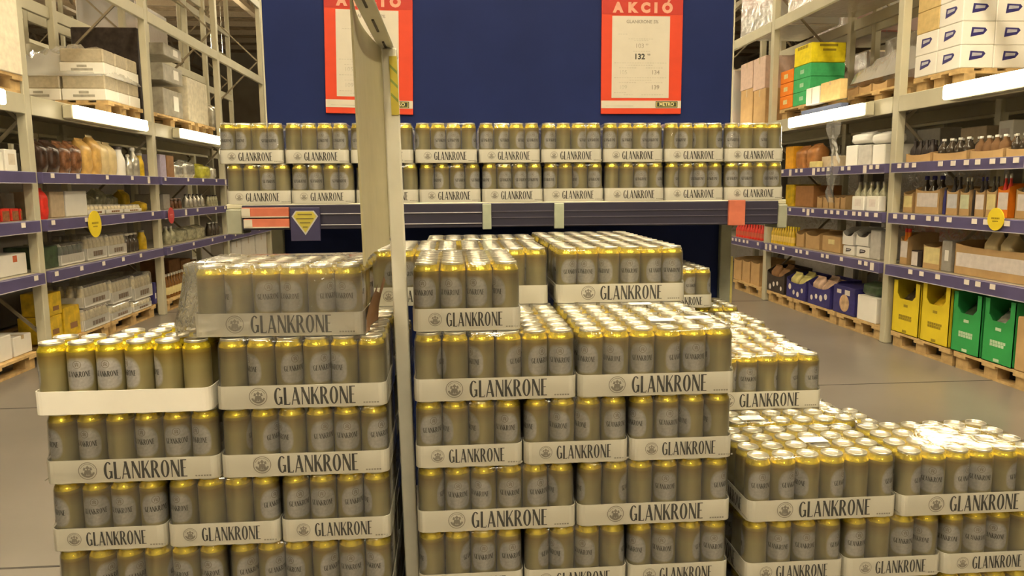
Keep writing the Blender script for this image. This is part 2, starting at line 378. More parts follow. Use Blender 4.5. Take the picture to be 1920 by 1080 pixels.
# ---- three stacks
XL, YL = -.975, 1.777
XM, YM = -.1018, 1.794
XR, YR = .7448, 1.775
LBL = {'A': 'open-topped stack', 'B': 'tall middle stack', 'C': 'low stepped stack'}
ENDS = {'A': ('at its free end', 'beside the sign pole'), 'B': ('beside the sign pole', 'beside the stepped stack'), 'C': ('beside the tall stack', 'by the open aisle')}
ORD = {8: 'eighth', 9: 'ninth', 1: 'first', 2: 'second', 3: 'third', 4: 'fourth', 5: 'fifth', 6: 'sixth', 7: 'seventh'}
def layer(st_, X0, Y0, k, kind, rank, sides='', skip=(), top=False):
    """kind 'S': row of three short sides in front, then three rows of long ones; 'L': the reverse"""
    z = Z(k); lay = []
    if kind == 'S':
        lay += [(X0+PS*i, Y0, 1, i, 3, 0) for i in range(3)] + [(X0+PX*i, Y0+PX+PS*r, 0, i, 2, r+1) for r in range(3) for i in range(2)]
    else:
        lay += [(X0+PX*i, Y0+PS*r, 0, i, 2, r) for r in range(3) for i in range(2)] + [(X0+PS*i, Y0+PS*3, 1, i, 3, 3) for i in range(3)]
    for n, (x, y, rot, i, ni, r) in enumerate(lay):
        if n in skip: continue
        sh = ('F' if r == 0 else '') + ('L' if i == 0 else '') + ('R' if i == ni-1 else '')
        if top is True or (isinstance(top, (set, tuple)) and n in top): sh = 'T'
        if not sh: continue
        side = 'short-side' if rot else 'long-side'
        row = ('front row', 'second row', 'third row', 'back row')[r]
        pos = ENDS[st_][0] if i == 0 else ENDS[st_][1] if i == ni-1 else 'between two others'
        beer_pack(x+.0005+random.uniform(-.0004, .0004), y+.0005+random.uniform(-.0005, .0005), z, rot, sh, f'{side} beer tray, {ORD[rank]} layer of the {LBL[st_]}, {row}, {pos}', f'trays of the {LBL[st_]}')
for st_, X0, Y0 in (('A', XL, YL), ('B', XM, YM), ('C', XR, YR)):
    pallet(X0+.405, Y0+.6, 0, PI/2, f'wooden pallet carrying the {LBL[st_]}')
# stack A: layers -1..3 full, layer 4 open
for k, kd in ((-1, 'S'), (0, 'L'), (1, 'L'), (2, 'S'), (3, 'L')):
    layer('A', XL, YL, k, kd, k+2, top=(k == 3) and {2, 4, 6, 7})
# opened tray without film, print turned away
opened = [(i, 0) for i in range(6)] + [(i, 1) for i in range(6)] + [(i, 2) for i in range(2, 6)] + [(i, 3) for i in range(3, 6)]
beer_pack(XL-.008, YL-.004, Z(4), 0, '', 'opened beer tray with plain white front and some cans taken out', None, film=None, cells=opened, prnt=None)
beer_pack(XL+PX, YL, Z(4), 0, 'FRT', 'wrapped gold beer tray right under the torn loose pack', None)
for r in (1, 2): beer_pack(XL+PX, YL+PS*r+.006, Z(4), 0, 'T', ('second', 'third')[r-1]+' row beer tray behind and below the torn loose pack', 'trays behind the torn pack')
# torn loose pack on stack A
def loose_film():
    mb = MB(); rnd = random.Random(3); n = 9
    lv = [(HX+.006, HY+.004, .02, .001), (HX+.007, HY+.006, .022, .03), (HX+.005, HY+.005, .025, .07), (HX+.006, HY+.006, .03, .11), (HX+.004, HY+.005, .03, .15), (HX+.002, HY+.004, .03, .172), (HX-.015, HY-.012, .03, .1775), (HX-.06, HY-.05, .03, .174)]
    vs = []; fs = []; m = 0
    for hx, hy, r, z in lv:
        p = rrect(hx, hy, r, n); m = len(p)
        for x, y in p:
            g = rnd.uniform(0, 1)
            k = 1+.012*g
            xx = x*k; yy = y*k
            if x < -.15: xx -= .012 + (.022*math.exp(-((z-.02)/.06)**2)) + .008*g     # slack on one end
            vs.append((xx, yy, z+rnd.uniform(-.003, .003)))
    for i in range(len(lv)-1):
        for a in range(m):
            b = (a+1) % m
            x = vs[i*m+a][0]
            if x > .17 and i < 4 and vs[i*m+a][1] > -.12: continue                    # torn open end
            fs.append((i*m+a, i*m+b, (i+1)*m+b, (i+1)*m+a))
    mb.add(vs, fs, 0, True); mb.add(vs[-m:], [tuple(range(m))], 0, True)
    return mb.mesh('torn_film', CLEAR)
t = thing('beer_tray', 'torn loose beer pack in crumpled film lying on top of a stack', 'beer tray', (-.417, 1.80+.139, Z(5)+.0005), -.035)
b = link('tray', ME_TRAY, t); link('print', ME_PRINT, b)['kind'] = 'stuff'
for i, j in CELL: link('can', ME_CAN, t, ((i-2.5)*PT, (j-1.5)*PT, .0022), (0, 0, random.uniform(-PI, PI) if i < 3 else random.gauss(0, .6)))
link('torn_film', loose_film(), t)
mb = MB()                                                            # torn brown inside of the flap
vs = []; 
for i in range(6):
    for j in range(4):
        y = -.125+.05*i; h = j/3
        vs.append((HX+.004+.022*h*h+.006*math.sin(i*2.1), y, .001+h*(.095+.02*math.sin(i*1.7))))
mb.add(vs, [(i*4+j, i*4+j+1, (i+1)*4+j+1, (i+1)*4+j) for i in range(5) for j in range(3)], 0, True)
o = part('torn_flap', mb, M_BROWN, t); o['label'] = 'torn brown cardboard flap'

# stack B
for k, kd in ((-1, 'S'), (0, 'L'), (1, 'S'), (2, 'L'), (3, 'S')):
    layer('B', XM, YM, k, kd, k+2)
layer('B', XM, YM, 4, 'L', 6, top={0, 1, 2, 3})
beer_pack(XM, YM+.030, Z(5), 1, 'T', 'wrapped beer tray standing alone in front on the tall stack, short side out', None)
beer_pack(-.2495, YM+PX+.040, Z(5), 1, 'T', 'short-side beer tray bridging the gap behind the white sign pole', None)
beer_pack(.0205, YM+PX+.036, Z(5), 1, 'T', 'beer tray with a blank front just behind the lone tray of the tall stack', None, prnt=None)
beer_pack(XM+.002, YM+PX*2+.055, Z(5), 0, 'T', 'top layer beer tray at the back of the tall stack, beside the pole', None)
for r in range(3):
    beer_pack(XM+.007+PX, YM+PX+.036+PS*r, Z(5), 0, 'T', f'top layer beer tray of the tall stack, {ORD[r+1]} row, beside the stepped stack', 'top layer of the tall stack')
# stack C
for k, kd in ((-1, 'L'), (0, 'S'), (1, 'S')):
    layer('C', XR, YR, k, kd, k+2, skip=() if k < 1 else (8,))
YC = YR
for r, dx in ((0, 0), (1, .055), (2, .05), (3, .03)):
    beer_pack(XR+dx, YC+PS*r+(.012 if r else 0), Z(2), 0, 'T', f'wrapped beer tray, fourth layer of the stepped stack, {ORD[r+1]} row from its front', None)
beer_pack(XR+PX+.002, YC-.004, Z(2), 0, 'T', 'wrapped beer tray with glaring film on the stepped stack, outer corner by the aisle', None)
for r, dx in ((0, 0), (1, .02), (2, .06)):
    beer_pack(XR-.002+dx, 2.19+PS*r+.002*r, Z(3), 0, 'T', f'wrapped beer tray on the step of the stepped stack, {ORD[r+1]} row back', None)
for k in range(-1, 4):
    beer_pack(.848, 3.135, Z(k), 0, 'FRT' if k == 3 else 'FR', f'beer tray in the back column under the overhead shelf, {ORD[k+2]} layer up', None)
beer_pack(.850, 3.12, Z(4), 1, 'T', 'single wrapped beer tray on top of the back column, under the overhead shelf', None)
pallet(1.05, 3.30, 0, 0, 'wooden pallet under the back column of beer trays below the shelf', L=.6, Wd=.55)

# little white stickers on the film of some trays
me_st = MB().box(-.034, .034, -.02, .02, 0, .0006).mesh('sticker', M_WHITE)
bpy.context.view_layer.update()
for px, py, k in ((1408, 783, 3), (1525, 824, 3), (1200, 569, 5), (1240, 599, 5), (1336, 594, 5)):
    p = at(px, py, z=Z(k))
    for o in [o for o in bpy.data.objects if o.get('category') == 'beer tray']:
        q = o.matrix_world.inverted() @ p
        if abs(q.x) < HX and abs(q.y) < HY and abs(q.z-LH) < .01: link('sticker', me_st, o, (max(-.15, min(.15, q.x)), max(-.1, min(.1, q.y)), .1696), (0, 0, -o.rotation_euler.z)); break

# ------------------------------------------------------------------ blue gondola end with overhead shelf
g = thing('gondola', 'blue promotion gondola end with high back board and overhead shelf', 'shelving', (.265, 3.7, 0))
gx = lambda x: x-.265
part('back_board', MB().box(gx(-.868), gx(1.388), 0, .03, 0, 3.4), M_BOARD, g)
M_POST = mat('post_grey_green', (.30, .31, .24), .5, .1, .08)
for x0, x1 in ((-.868, -.812), (1.345, 1.402)): part('post', MB().bbox(gx(x0), gx(x1), -.035, -.001, 0, 1.40, .004), M_POST, g)
for x0 in (-.874, 1.389): part('edge_strip', MB().box(gx(x0), gx(x0+.006), -.004, .034, 0, 3.4), M_CREAM, g)
o = part('corner_guard', MB().box(gx(1.403), gx(1.414), -.03, -.012, .55, 1.16), mat('guard_yellow', (.55, .48, .16), .6), g)
ME = MB().bbox(gx(-.955), gx(1.497), -.43, -.005, 1.432, 1.452, .003); part('shelf_deck', ME, M_CREAM, g)
lp = MB(); lp.bbox(gx(-.888), gx(1.455), -.445, -.431, 1.343, 1.448, .003)
M_LIP = mat('lip_blue', (.030, .028, .050), .4, 0, .1, 3)
rail = part('shelf_lip', lp, M_LIP, g)
for z in (1.409, 1.362): part('ridge', MB().box(gx(-.56), gx(.128), -.449, -.445, z-.0016, z+.0016), mat('ridge_pale', (.48, .46, .50), .3), rail)
for z in (1.412, 1.385, 1.350): part('ridge', MB().box(gx(.17), gx(1.45), -.4475, -.445, z-.0016, z+.0016), mat('ridge_dim', (.09, .085, .12), .3), rail)
for x0, x1 in ((.130, .168), (.443, .486)): part('label_holder', MB().bbox(gx(x0), gx(x1), -.458, -.445, 1.335, 1.446, .002), mat('pale_green_plastic', (.36, .40, .30), .3), rail)
for x0, x1, z0, z1 in ((-.885, -.69, 1.396, 1.438), (-.878, -.69, 1.352, 1.391)):
    h = part('label_holder', MB().bbox(gx(x0), gx(x1), -.462, -.446, z0, z1, .002), mat('salmon_label', (.50, .14, .08), .5), rail)
    part('white_edge', MB().box(gx(x0), gx(x0+.035), -.464, -.462, z0+.003, z1-.003).box(gx(x0), gx(x1), -.464, -.462, z0, z0+.005), M_PAPER, h)
part('label_holder', MB().bbox(gx(1.222), gx(1.297), -.462, -.446, 1.340, 1.452, .002), mat('salmon_label', (.50, .14, .08), .5), rail)
for x0, x1 in ((-.955, -.89), (1.456, 1.50)): part('end_cap', MB().bbox(gx(x0), gx(x1), -.442, -.30, 1.325, 1.431, .004), M_POST, g)
for x in (-.84, 1.372): part('bracket', MB().box(gx(x)-.012, gx(x)+.012, -.40, -.036, 1.34, 1.431), M_POST, g)
# blue card with yellow diamond hung on the lip
cz = thing('promo_card', 'blue card with a yellow cut gem shape on the overhead shelf lip', 'sign', (-.622, 3.233, 1.295))
part('card', MB().bbox(-.062, .062, -.004, .004, 0, .142, .002), mat('card_blue', (.035, .032, .085), .5), cz)
def gem(s, y): return [(-.052*s, y, .105), (-.036*s, y, .105+.022*s), (.036*s, y, .105+.022*s), (.052*s, y, .105), (0, y, .105-.075*s)]
part('gem_edge', MB().add(gem(1.06, -.0046), [(0, 4, 3, 2, 1)]), mat('gem_line', (.40, .40, .40), .5), cz)
part('gem', MB().add(gem(.92, -.0052), [(0, 4, 3, 2, 1)]), mat('gem_yellow', (.42, .36, .05), .5), cz)
mb = MB()
for z, w in ((.113, .03), (.095, .036), (.078, .022), (.06, .01)): mb.box(-w, w, -.006, -.0054, z-.0025, z+.0025)
part('gem_text', mb, mat('gem_ink', (.16, .13, .03), .6), cz)
# trays on the overhead shelf
x4, pit4 = -.955, .2712
for lv in range(2):
    for i in range(9):
        sh = 'F' + ('L' if i == 0 else '') + ('R' if i == 8 else '')
        beer_pack(x4 + i*pit4 + (-.022+.0025*i if lv else 0) + random.uniform(-.0012, .0012), 3.272+random.uniform(-.002, .004), 1.4525+LH*lv, 1, sh,
                  ('upper' if lv else 'lower')+f' row beer tray on the overhead shelf, {ORD[i+1]} from the gem card end', ('upper' if lv else 'lower')+' row of beer trays on the overhead shelf')

# ------------------------------------------------------------------ price posters
def text_mesh(txt, size, m, align='CENTER', bold=0):
    cu = bpy.data.curves.new('t', 'FONT'); cu.body = txt; cu.size = size; cu.align_x = align; cu.align_y = 'CENTER'; cu.offset = bold; cu.resolution_u = 3
    ob = bpy.data.objects.new('t', cu); C.objects.link(ob)
    me = bpy.data.meshes.new_from_object(ob.evaluated_get(bpy.context.evaluated_depsgraph_get())); bpy.data.objects.remove(ob)
    me.materials.clear(); me.materials.append(m); me.name = 'lettering'
    return me
def poster(x0, x1, zb, tilt, label):
    w = x1-x0; H_ = .60*w/.4
    t = thing('price_poster', label, 'poster', ((x0+x1)/2, 3.696, zb)); t.rotation_euler = (0, tilt, 0)
    part('frame', MB().bbox(-w/2, w/2, -.006, .003, 0, H_, .002), M_RED, t)
    part('header', MB().box(-w/2+.002, w/2-.002, -.0068, -.006, H_-.130*w/.4, H_-.002), M_DKRED, t)
    pz1 = .077*w/.4; pz0 = .463*w/.4
    sheet = part('sheet', MB().box(-w*.37, w*.34, -.0068, -.006, pz1, pz0), M_PAPER, t)
    part('footer', MB().box(-w/2+.001, w/2-.001, -.0070, -.006, .028, .064), M_PAPER, t)
    R = (PI/2, 0, 0)
    def tx(s, x, z, size, m=M_INK, b=0, par=t): link('lettering', text_mesh(s, size, m, bold=b), par, (x*w, -.0072, z*w/.4), R)
    pink = mat('sign_pink', (.55, .27, .18), .6)
    for ch, fx in zip('AKCIO', (.2, .374, .536, .662, .805)): tx(ch, fx-.5, .500, .060, pink, .0045)
    part('accent', MB().add([((.30*w), -.0072, .526*w/.4), ((.325*w), -.0072, .526*w/.4), ((.352*w), -.0072, .545*w/.4), ((.318*w), -.0072, .545*w/.4)], [(0, 1, 2, 3)]), pink, t)
    tx('GLANKRONE 5%', 0, .436, .021, M_GREYINK, .0008)
    tx('103', -.03, .323, .030, M_GREYINK); tx('99', .06, .329, .014, M_GREYINK)
    tx('132', -.03, .272, .036, M_INK, .0012); tx('99', .085, .281, .015, M_INK)
    tx('105', -.23, .198, .028, M_PALEINK); tx('134', .17, .198, .028, M_GREYINK, .0006)
    tx('109', -.23, .127, .028, M_PALEINK); tx('139', .17, .127, .028, M_GREYINK, .0008)
    mb = MB()
    for z, a, c in ((.356, -.17, .12), (.348, -.1, .08), (.298, -.11, .09), (.243, -.34, .3), (.232, -.2, .12), (.22, -.28, -.09), (.22, .05, .26), (.173, -.34, .3), (.161, -.15, .12), (.150, -.28, -.09), (.150, .05, .26), (.102, -.34, -.2), (.092, -.22, -.1), (.092, 0, .26), (.378, -.3, -.2)):
        x = a*w
        while x < c*w: mb.box(x, x+.009, -.0072, -.0069, (z-.0014)*w/.4, (z+.0014)*w/.4); x += .0125
    part('fine_print', mb, M_PALEINK, sheet)['kind'] = 'stuff'
    part('brand_plate', MB().box(w*.18, w*.455, -.0076, -.0070, .031, .061), mat('plate_dark', (.03, .035, .015), .5), t)
    part('brand_frame', MB().box(w*.19, w*.445, -.0078, -.0076, .0335, .0585), mat('plate_yellow', (.45, .40, .12), .5), t)
    part('brand_inner', MB().box(w*.197, w*.438, -.0080, -.0078, .0355, .0565), mat('plate_dark', (.03, .035, .015), .5), t)
    link('lettering', text_mesh('METRO', .0225, mat('plate_letters', (.68, .62, .30), .5), bold=.0004), t, (w*.3175, -.0083, .0462), R)
    part('footer_print', MB().box(-w*.44, -w*.1, -.0073, -.0070, .037, .040), M_PALEINK, t)
    return t
poster(.733, 1.133, 1.868, 0, 'red framed price poster on the blue board, fully visible with prices')
poster(-.592, -.18, 1.868, .02, 'red framed price poster half hidden behind the white sign pole')

# ------------------------------------------------------------------ sign stand between the stacks
s = thing('sign_stand', 'white sign pole with a long side panel between two beer stacks', 'sign stand', (-.120, 1.98, 0)); s.rotation_euler = (0, -.0175, 0)
M_POLE = mat('pole_white', (.64, .62, .52), .4, 0, .04); M_PANEL = mat('panel_beige', (.37, .335, .20), .45, 0, .05)
part('pole', MB().bbox(-.0185, .0185, -.018, .018, .012, 1.866, .003), M_POLE, s)
part('foot', MB().bbox(-.022, .030, -.10, .14, 0, .012, .003), M_STEEL, s)
def panel(y0, y1, z0, z1, bow):                                      # bowed sheet beside the pole
    mb = MB(); n = 10; vs = []
    for i in range(n+1):
        tt = i/n; y = y0+(y1-y0)*tt; x = -.0195 + bow*math.sin(PI*tt)
        vs += [(x, y, z0), (x-.004, y, z0), (x-.004, y, z1), (x, y, z1)]
    fs = [(i*4+k, i*4+(k+1) % 4, (i+1)*4+(k+1) % 4, (i+1)*4+k) for i in range(n) for k in range(4)]
    mb.add(vs, fs, 0, False); mb.add(vs[:4], [(0, 1, 2, 3)]); mb.add(vs[-4:], [(3, 2, 1, 0)])
    return mb
part('panel', panel(-.575, -.02, 1.372, 1.866, -.016), M_PANEL, s)
part('panel', panel(.02, .15, 1.385, 1.866, -.002), M_PANEL, s)
part('rail', MB().bbox(-.027, .012, -.80, .16, 1.868, 1.873, .002), M_POLE, s)
for y in (-.72, -.56, -.33, -.09): part('slot', MB().box(-.010, -.005, y, y+.12, 1.8655, 1.868), M_DARK, s)
pz = part('leaflet', MB().box(.000, .0195, -.0205, -.0185, 1.70, 1.845), mat('leaflet_yellow', (.50, .41, .05), .6), s)
for z in (1.73, 1.765, 1.80): part('stripe', MB().add([(.001, -.0208, z+.018), (.0185, -.0208, z), (.0185, -.0208, z+.008), (.001, -.0208, z+.026)], [(0, 1, 2, 3)]), mat('leaflet_green', (.20, .25, .05), .6), pz)

# ------------------------------------------------------------------ pallet racks along both aisles
XFL, XFR = -3.52, 4.12
SIDE = {'L': (XFL, -1, PI/2), 'R': (XFR, 1, -PI/2)}
DECK = {'L': (.82, 1.268, 1.675, 2.31), 'R': (.77, 1.255, 1.715, 2.33)}
LIPZ = {'L': (.72, 1.165, 1.575), 'R': (.667, 1.155, 1.622)}
RAILB = {'L': (2.15, 2.31), 'R': (2.18, 2.33)}
DEP = 1.1
M_TAG = mat('price_tag_paper', (.72, .66, .60), .6, 0, .03)
me_tag = MB().box(-.028, .028, -.004, 0, -.02, .02).mesh('price_tag', M_TAG)
me_tag2 = MB().box(-.03, .03, -.004, 0, -.055, .02).mesh('price_tag', M_TAG)
def rack(name, side, ys, label, xf=None, sg=None, full=True, top=6.4):
    X, s_, rz = SIDE[side]
    if xf is not None: X = xf
    if sg is not None: s_ = sg
    t = thing(name, label, 'pallet rack', (X, ys[0], 0))
    Y0 = ys[0]
    me_u = MB().bbox(-.040, .040, -.045, .045, 0, top, .006).mesh('upright', M_CREAM)
    for y in ys:
        for dx in (.045, DEP-.045): link('upright', me_u, t, (s_*dx, y-Y0, 0))
        mb = MB(); z = .3; k = 0
        while z < top-1:
            a, b = (.09, DEP-.09) if k % 2 == 0 else (DEP-.09, .09)
            mb.beam((s_*a, y-Y0, z), (s_*b, y-Y0, z+.9), .02, .025); z += .9; k += 1
        part('brace', mb, mat('brace_steel', (.26, .22, .15), .6, .2), t)
    zb0, zb1 = RAILB[side]
    for i in range(len(ys)-1):
        a, b = ys[i]-Y0+.05, ys[i+1]-Y0-.05
        for z0, z1 in ((zb0, zb1), (3.47, 3.60), (4.85, 4.98)):
            for dx in (.025, DEP-.025): part('beam', MB().bbox(s_*dx-.022, s_*dx+.022, a, b, z0, z1, .004), M_CREAM, t)
        part('deck', MB().box(*sorted((s_*.05, s_*(DEP-.05))), a, b, zb1-.03, zb1), M_STEEL, t)
        if full:
            for zl, zd in zip(LIPZ[side], DECK[side]):
                part('shelf_deck', MB().box(*sorted((s_*.03, s_*.75)), a, b, zd-.025, zd-.001), M_STEEL, t)
                x0, x1 = sorted((-s_*.035, s_*.028))
                r = part('price_rail', MB().bbox(x0, x1, a, b, zl, zd-.002, .004), M_BLUE, t)
                part('rail_edge', MB().box(*sorted((-s_*.040, -s_*.035)), a, b, zl, zl+.006), mat('rail_edge_pale', (.42, .40, .44), .3), r)
                y = a+random.uniform(.06, .2)
                while y < b-.08:
                    big = random.random() < .12
                    link('price_tag', me_tag2 if big else me_tag, r, (-s_*.0365, y, zd-.03), (0, 0, rz))
                    y += random.choice((.11, .13, .16, .22, .30, .36)) if side == 'R' else random.choice((.45, .6, .8))
    return t
YSL = (4.02, 6.70, 9.36, 12.10, 14.86)
YSR = (4.0, 6.80, 9.60, 12.40, 15.2)
rack('pallet_rack', 'L', YSL, 'cream pallet rack with blue shelf rails holding drinks and snack packs')
rack('pallet_rack', 'R', YSR, 'cream pallet rack with blue shelf rails above yellow and green bins')
rack('pallet_rack', 'L', (4.02, 6.7, 9.36, 12.1, 14.86, 17.6), 'cream storage rack standing back to back behind the drinks rack', xf=-4.86, full=False)
rack('pallet_rack', 'R', (4.0, 6.8, 9.6, 12.4, 15.2), 'cream storage rack standing back to back behind the bins rack', xf=5.46, full=False)
rack('pallet_rack', 'L', (6.7, 9.4, 12.1, 14.8, 17.5, 20.2, 22.9), 'distant cream storage rack two aisles past the drinks rack', xf=-9.6, full=False)

# tube lights on the rack beams
me_lh = MB().bbox(-.82, .82, .0, .09, 0, .125, .008).mesh('housing', M_CREAM)
me_lt = MB().bbox(-.80, .80, -.04, -.001, .005, .12, .012).mesh('tube', M_TUBE)
for sd, y, z, lb in (('L', 8.05, 2.165, 'glowing tube light on the rack beam under the can trays in film'), ('L', 10.75, 2.165, 'glowing tube light on the rack beam under the grey wrapped goods'), ('R', 5.13, 2.19, 'glowing tube light on the rack beam under the white logo boxes'), ('R', 7.95, 2.185, 'glowing tube light on the rack beam under the yellow carton'), ('L', 5.35, 2.165, 'glowing tube light on the rack beam in the bay with white boxes'), ('R', 11.0, 2.185, 'glowing tube light on the rack beam past the orange cartons')):
    X, s_, rz = SIDE[sd]
    t = thing('rack_light', lb, 'light', (X-s_*.095, y, z), rz); link('housing', me_lh, t); link('tube', me_lt, t)

# ------------------------------------------------------------------ goods
def slot(side, pa, pb, py, dx=0):
    X, s_, rz = SIDE[side]
    a = at(pa, py, x=X+s_*dx).y; b = at(pb, py, x=X+s_*dx).y
    return (a+b)/2, abs(a-b)
def ztop(side, pa, pb, py, dx=0):
    X, s_, rz = SIDE[side]; return at((pa+pb)/2, py, x=X+s_*dx).z
def goods(name, label, cat, side, yc, z, dx=.06, group=None):
    X, s_, rz = SIDE[side]; return thing(name, label, cat, (X+s_*dx, yc, z), rz, group)
def dashes(mb, x0, x1, z, h, y=-.0012, step=.03, fill=.7):
    x = x0
    while x < x1-step*.3: mb.box(x, min(x+step*fill, x1), y, y+.0008, z-h/2, z+h/2); x += step
    return mb
def carton(t, w, d, h, m=M_KRAFT, tape=True, badge=None, side_badge=None, sticker=None, z=0):
    b = part('box', MB().bbox(-w/2, w/2, 0, d, z, z+h, .006), m, t)
    if tape: part('tape', MB().box(-.02, .02, -.0008, d*.6, z+h-.001, z+h+.0006).box(-.02, .02, -.0010, 0, z+h*.8, z+h), mat('parcel_tape', (.48, .36, .20), .3), b)
    def bd(nm, P, mm, inner):
        q = [P(-.30, .02), P(.24, .02), P(.30, .12), P(.22, .24), P(-.30, .24)]; q = [P(-.32, -.20), P(.20, -.08), P(.34, .10), P(.26, .20), P(-.28, .22)]
        o_ = part(nm, MB().add(q, [(0, 1, 2, 3, 4)]), mm, b)
        part('badge_inner', MB().add([inner(-.22, -.02), inner(.18, .03), inner(.2, .13), inner(-.2, .14)], [(0, 1, 2, 3)]), mat('badge_pale', (.45, .45, .52), .5), o_)
    if badge: bd('badge', lambda x, y: (x*w*.75, -.0012, z+h*(.52+y)), badge, lambda x, y: (x*w*.75, -.0018, z+h*(.52+y)))
    if side_badge: bd('badge', lambda x, y: (w/2+.0012, d*(.5+x*.75), z+h*(.52+y)), side_badge, lambda x, y: (w/2+.0018, d*(.5+x*.75), z+h*(.52+y)))
    if sticker:
        m2, x0, x1, z0, z1 = sticker
        lb = part('print_panel', MB().box(-w/2+w*x0, -w/2+w*x1, -.001, 0, z+h*z0, z+h*z1), m2, b)
    return b
def open_carton(t, w, d, h, m=M_KRAFT, low=.55, panel=None, thick=.004):
    """shelf-ready carton: low front, sides that slope up to the back"""
    mb = MB(); k = thick; hf = h*low
    mb.box(-w/2, w/2, 0, d, 0, k); mb.box(-w/2, w/2, d-k, d, k, h)
    n = 9; vs = []
    for i in range(n+1):                                              # front wall with a scooped upper edge
        x = -w/2+w*i/n; zz = hf+(h-hf)*.45*abs(2*i/n-1)**3
        vs += [(x, 0, k), (x, k, k), (x, k, zz), (x, 0, zz)]
    mb.add(vs, [(i*4+a, (i+1)*4+a, (i+1)*4+(a+1) % 4, i*4+(a+1) % 4) for i in range(n) for a in range(4)])
    for x in (-w/2, w/2-k):
        q = [(0, k), (d-k, k), (d-k, h), (d*.35, h), (0, hf+(h-hf)*.45)]
        mb.add([(x, y, z) for y, z in q]+[(x+k, y, z) for y, z in q], [(4, 3, 2, 1, 0), (5, 6, 7, 8, 9)]+[(i, (i+1) % 5, 5+(i+1) % 5, 5+i) for i in range(5)])
    b = part('carton', mb, m, t)
    if panel:
        m2, x0, x1, z0, z1 = panel
        p = part('print_panel', MB().box(-w/2+w*x0, -w/2+w*x1, -.0012, 0, hf*z0, hf*z1), m2, b)
    return b
BOT = {}
def bottle_meshes(h, r, mb_, mc, ml, slim):
    key = (h, r, mb_.name, mc.name, ml.name if ml else None, slim)
    if key not in BOT:
        nr = r*(.36 if slim else .62)
        b = MB().lathe([(r*.9, 0), (r, h*.03), (r, h*.52), (r*.9, h*.62), (nr, h*.80), (nr, h*.90)], 14).mesh('body', mb_)
        c = MB().lathe([(nr*1.12, h*.895), (nr*1.12, h*.985), (nr*.9, h)], 12).mesh('cap', mc)
        l = MB().lathe([(r*1.012, h*.15), (r*1.012, h*.46)], 14).mesh('label_wrap', ml) if ml else None
        BOT[key] = (b, c, l)
    return BOT[key]
def bottle(side, yc, z, dx, label, group, h=.26, r=.036, mb_=M_DARK, mc=M_PAPER, ml=None, slim=True):
    t = goods('bottle', label, 'bottle', side, yc, z, dx, group)
    b, c, l = bottle_meshes(round(h, 3), round(r, 3), mb_, mc, ml, slim)
    link('body', b, t); link('cap', c, t)
    if l: link('label_wrap', l, t)
    return t
def bag(t, w, d, h, m, seed=0, seal=None, name='pouch', z=0, pinch=.25):
    rnd = random.Random(seed); mb = MB(); n = 20; k = 9; vs = []
    for j in range(k+1):
        v = j/k; top = max(0, (v-.74)/.26)
        dd = d/2*(1-top**1.6*.93)*(.80+.2*min(1, v*5)); ww = w/2*(1-pinch*top**2*.4)*(.90+.1*min(1, v*5))
        for i in range(n):
            a = 2*PI*i/n; cx, sy = math.cos(a), math.sin(a)
            x = ww*math.copysign(abs(cx)**.42, cx); y = dd*math.copysign(abs(sy)**.5, sy)
            q = .98+rnd.uniform(-.03, .02)
            vs.append((x*q, d/2+y*q, z+h*v*(1 if v < 1 else 1)))
    fs = [(j*n+i, j*n+(i+1) % n, (j+1)*n+(i+1) % n, (j+1)*n+i) for j in range(k) for i in range(n)]
    mb.add(vs, fs, 0, True); mb.add(vs[:n][::-1], [tuple(range(n))]); mb.add(vs[-n:], [tuple(range(n))])
    o = part(name, mb, m, t)
    part('seal', MB().box(-w*.42, w*.42, d/2-.003, d/2+.003, z+h*.985, z+h*1.06), seal or m, o)
    return o
def food_tray(t, w, d, h, z=0, ink=M_BROWN, goods_m=None, film=True):
    """low white tray of jars under film, with a brown printed name block"""
    th = h*.48; k = .003
    mb = MB(); mb.box(-w/2, w/2, 0, d, z, z+k)
    for x in (-w/2, w/2-k): mb.box(x, x+k, 0, d, z, z+th)
    for y in (0, d-k): mb.box(-w/2, w/2, y, y+k, z, z+th)
    b = part('tray', mb, M_WHITE, t)
    mb = dashes(MB(), -w*.18, w*.30, z+th*.5, th*.42, -.0012, w*.11, .85); part('print', mb, ink, b)
    nx = max(2, round(w/.085)); ny = max(2, round(d/.085)); r = min(w/nx, d/ny)*.46
    me = MB().lathe([(r*.9, 0), (r, .01), (r, h*.70), (r*.75, h*.84), (r*.78, h*.95), (r*.7, h*.97)], 10, [0, 0, 0, 1, 1]).mesh('jar', [goods_m or mat('jar_cream', (.78, .70, .50), .25, 0, .25, 30), M_PAPER])
    for i in range(nx):
        for j in range(ny):
            if 0 < i < nx-1 and 1 < j: continue
            link('jar', me, t, (-w/2+(i+.5)*w/nx, (j+.5)*d/ny, z+.004))
    if film: part('film', MB().bbox(-w/2-.002, w/2+.002, -.002, d+.002, z+.001, z+h, .02), SOFT, t)
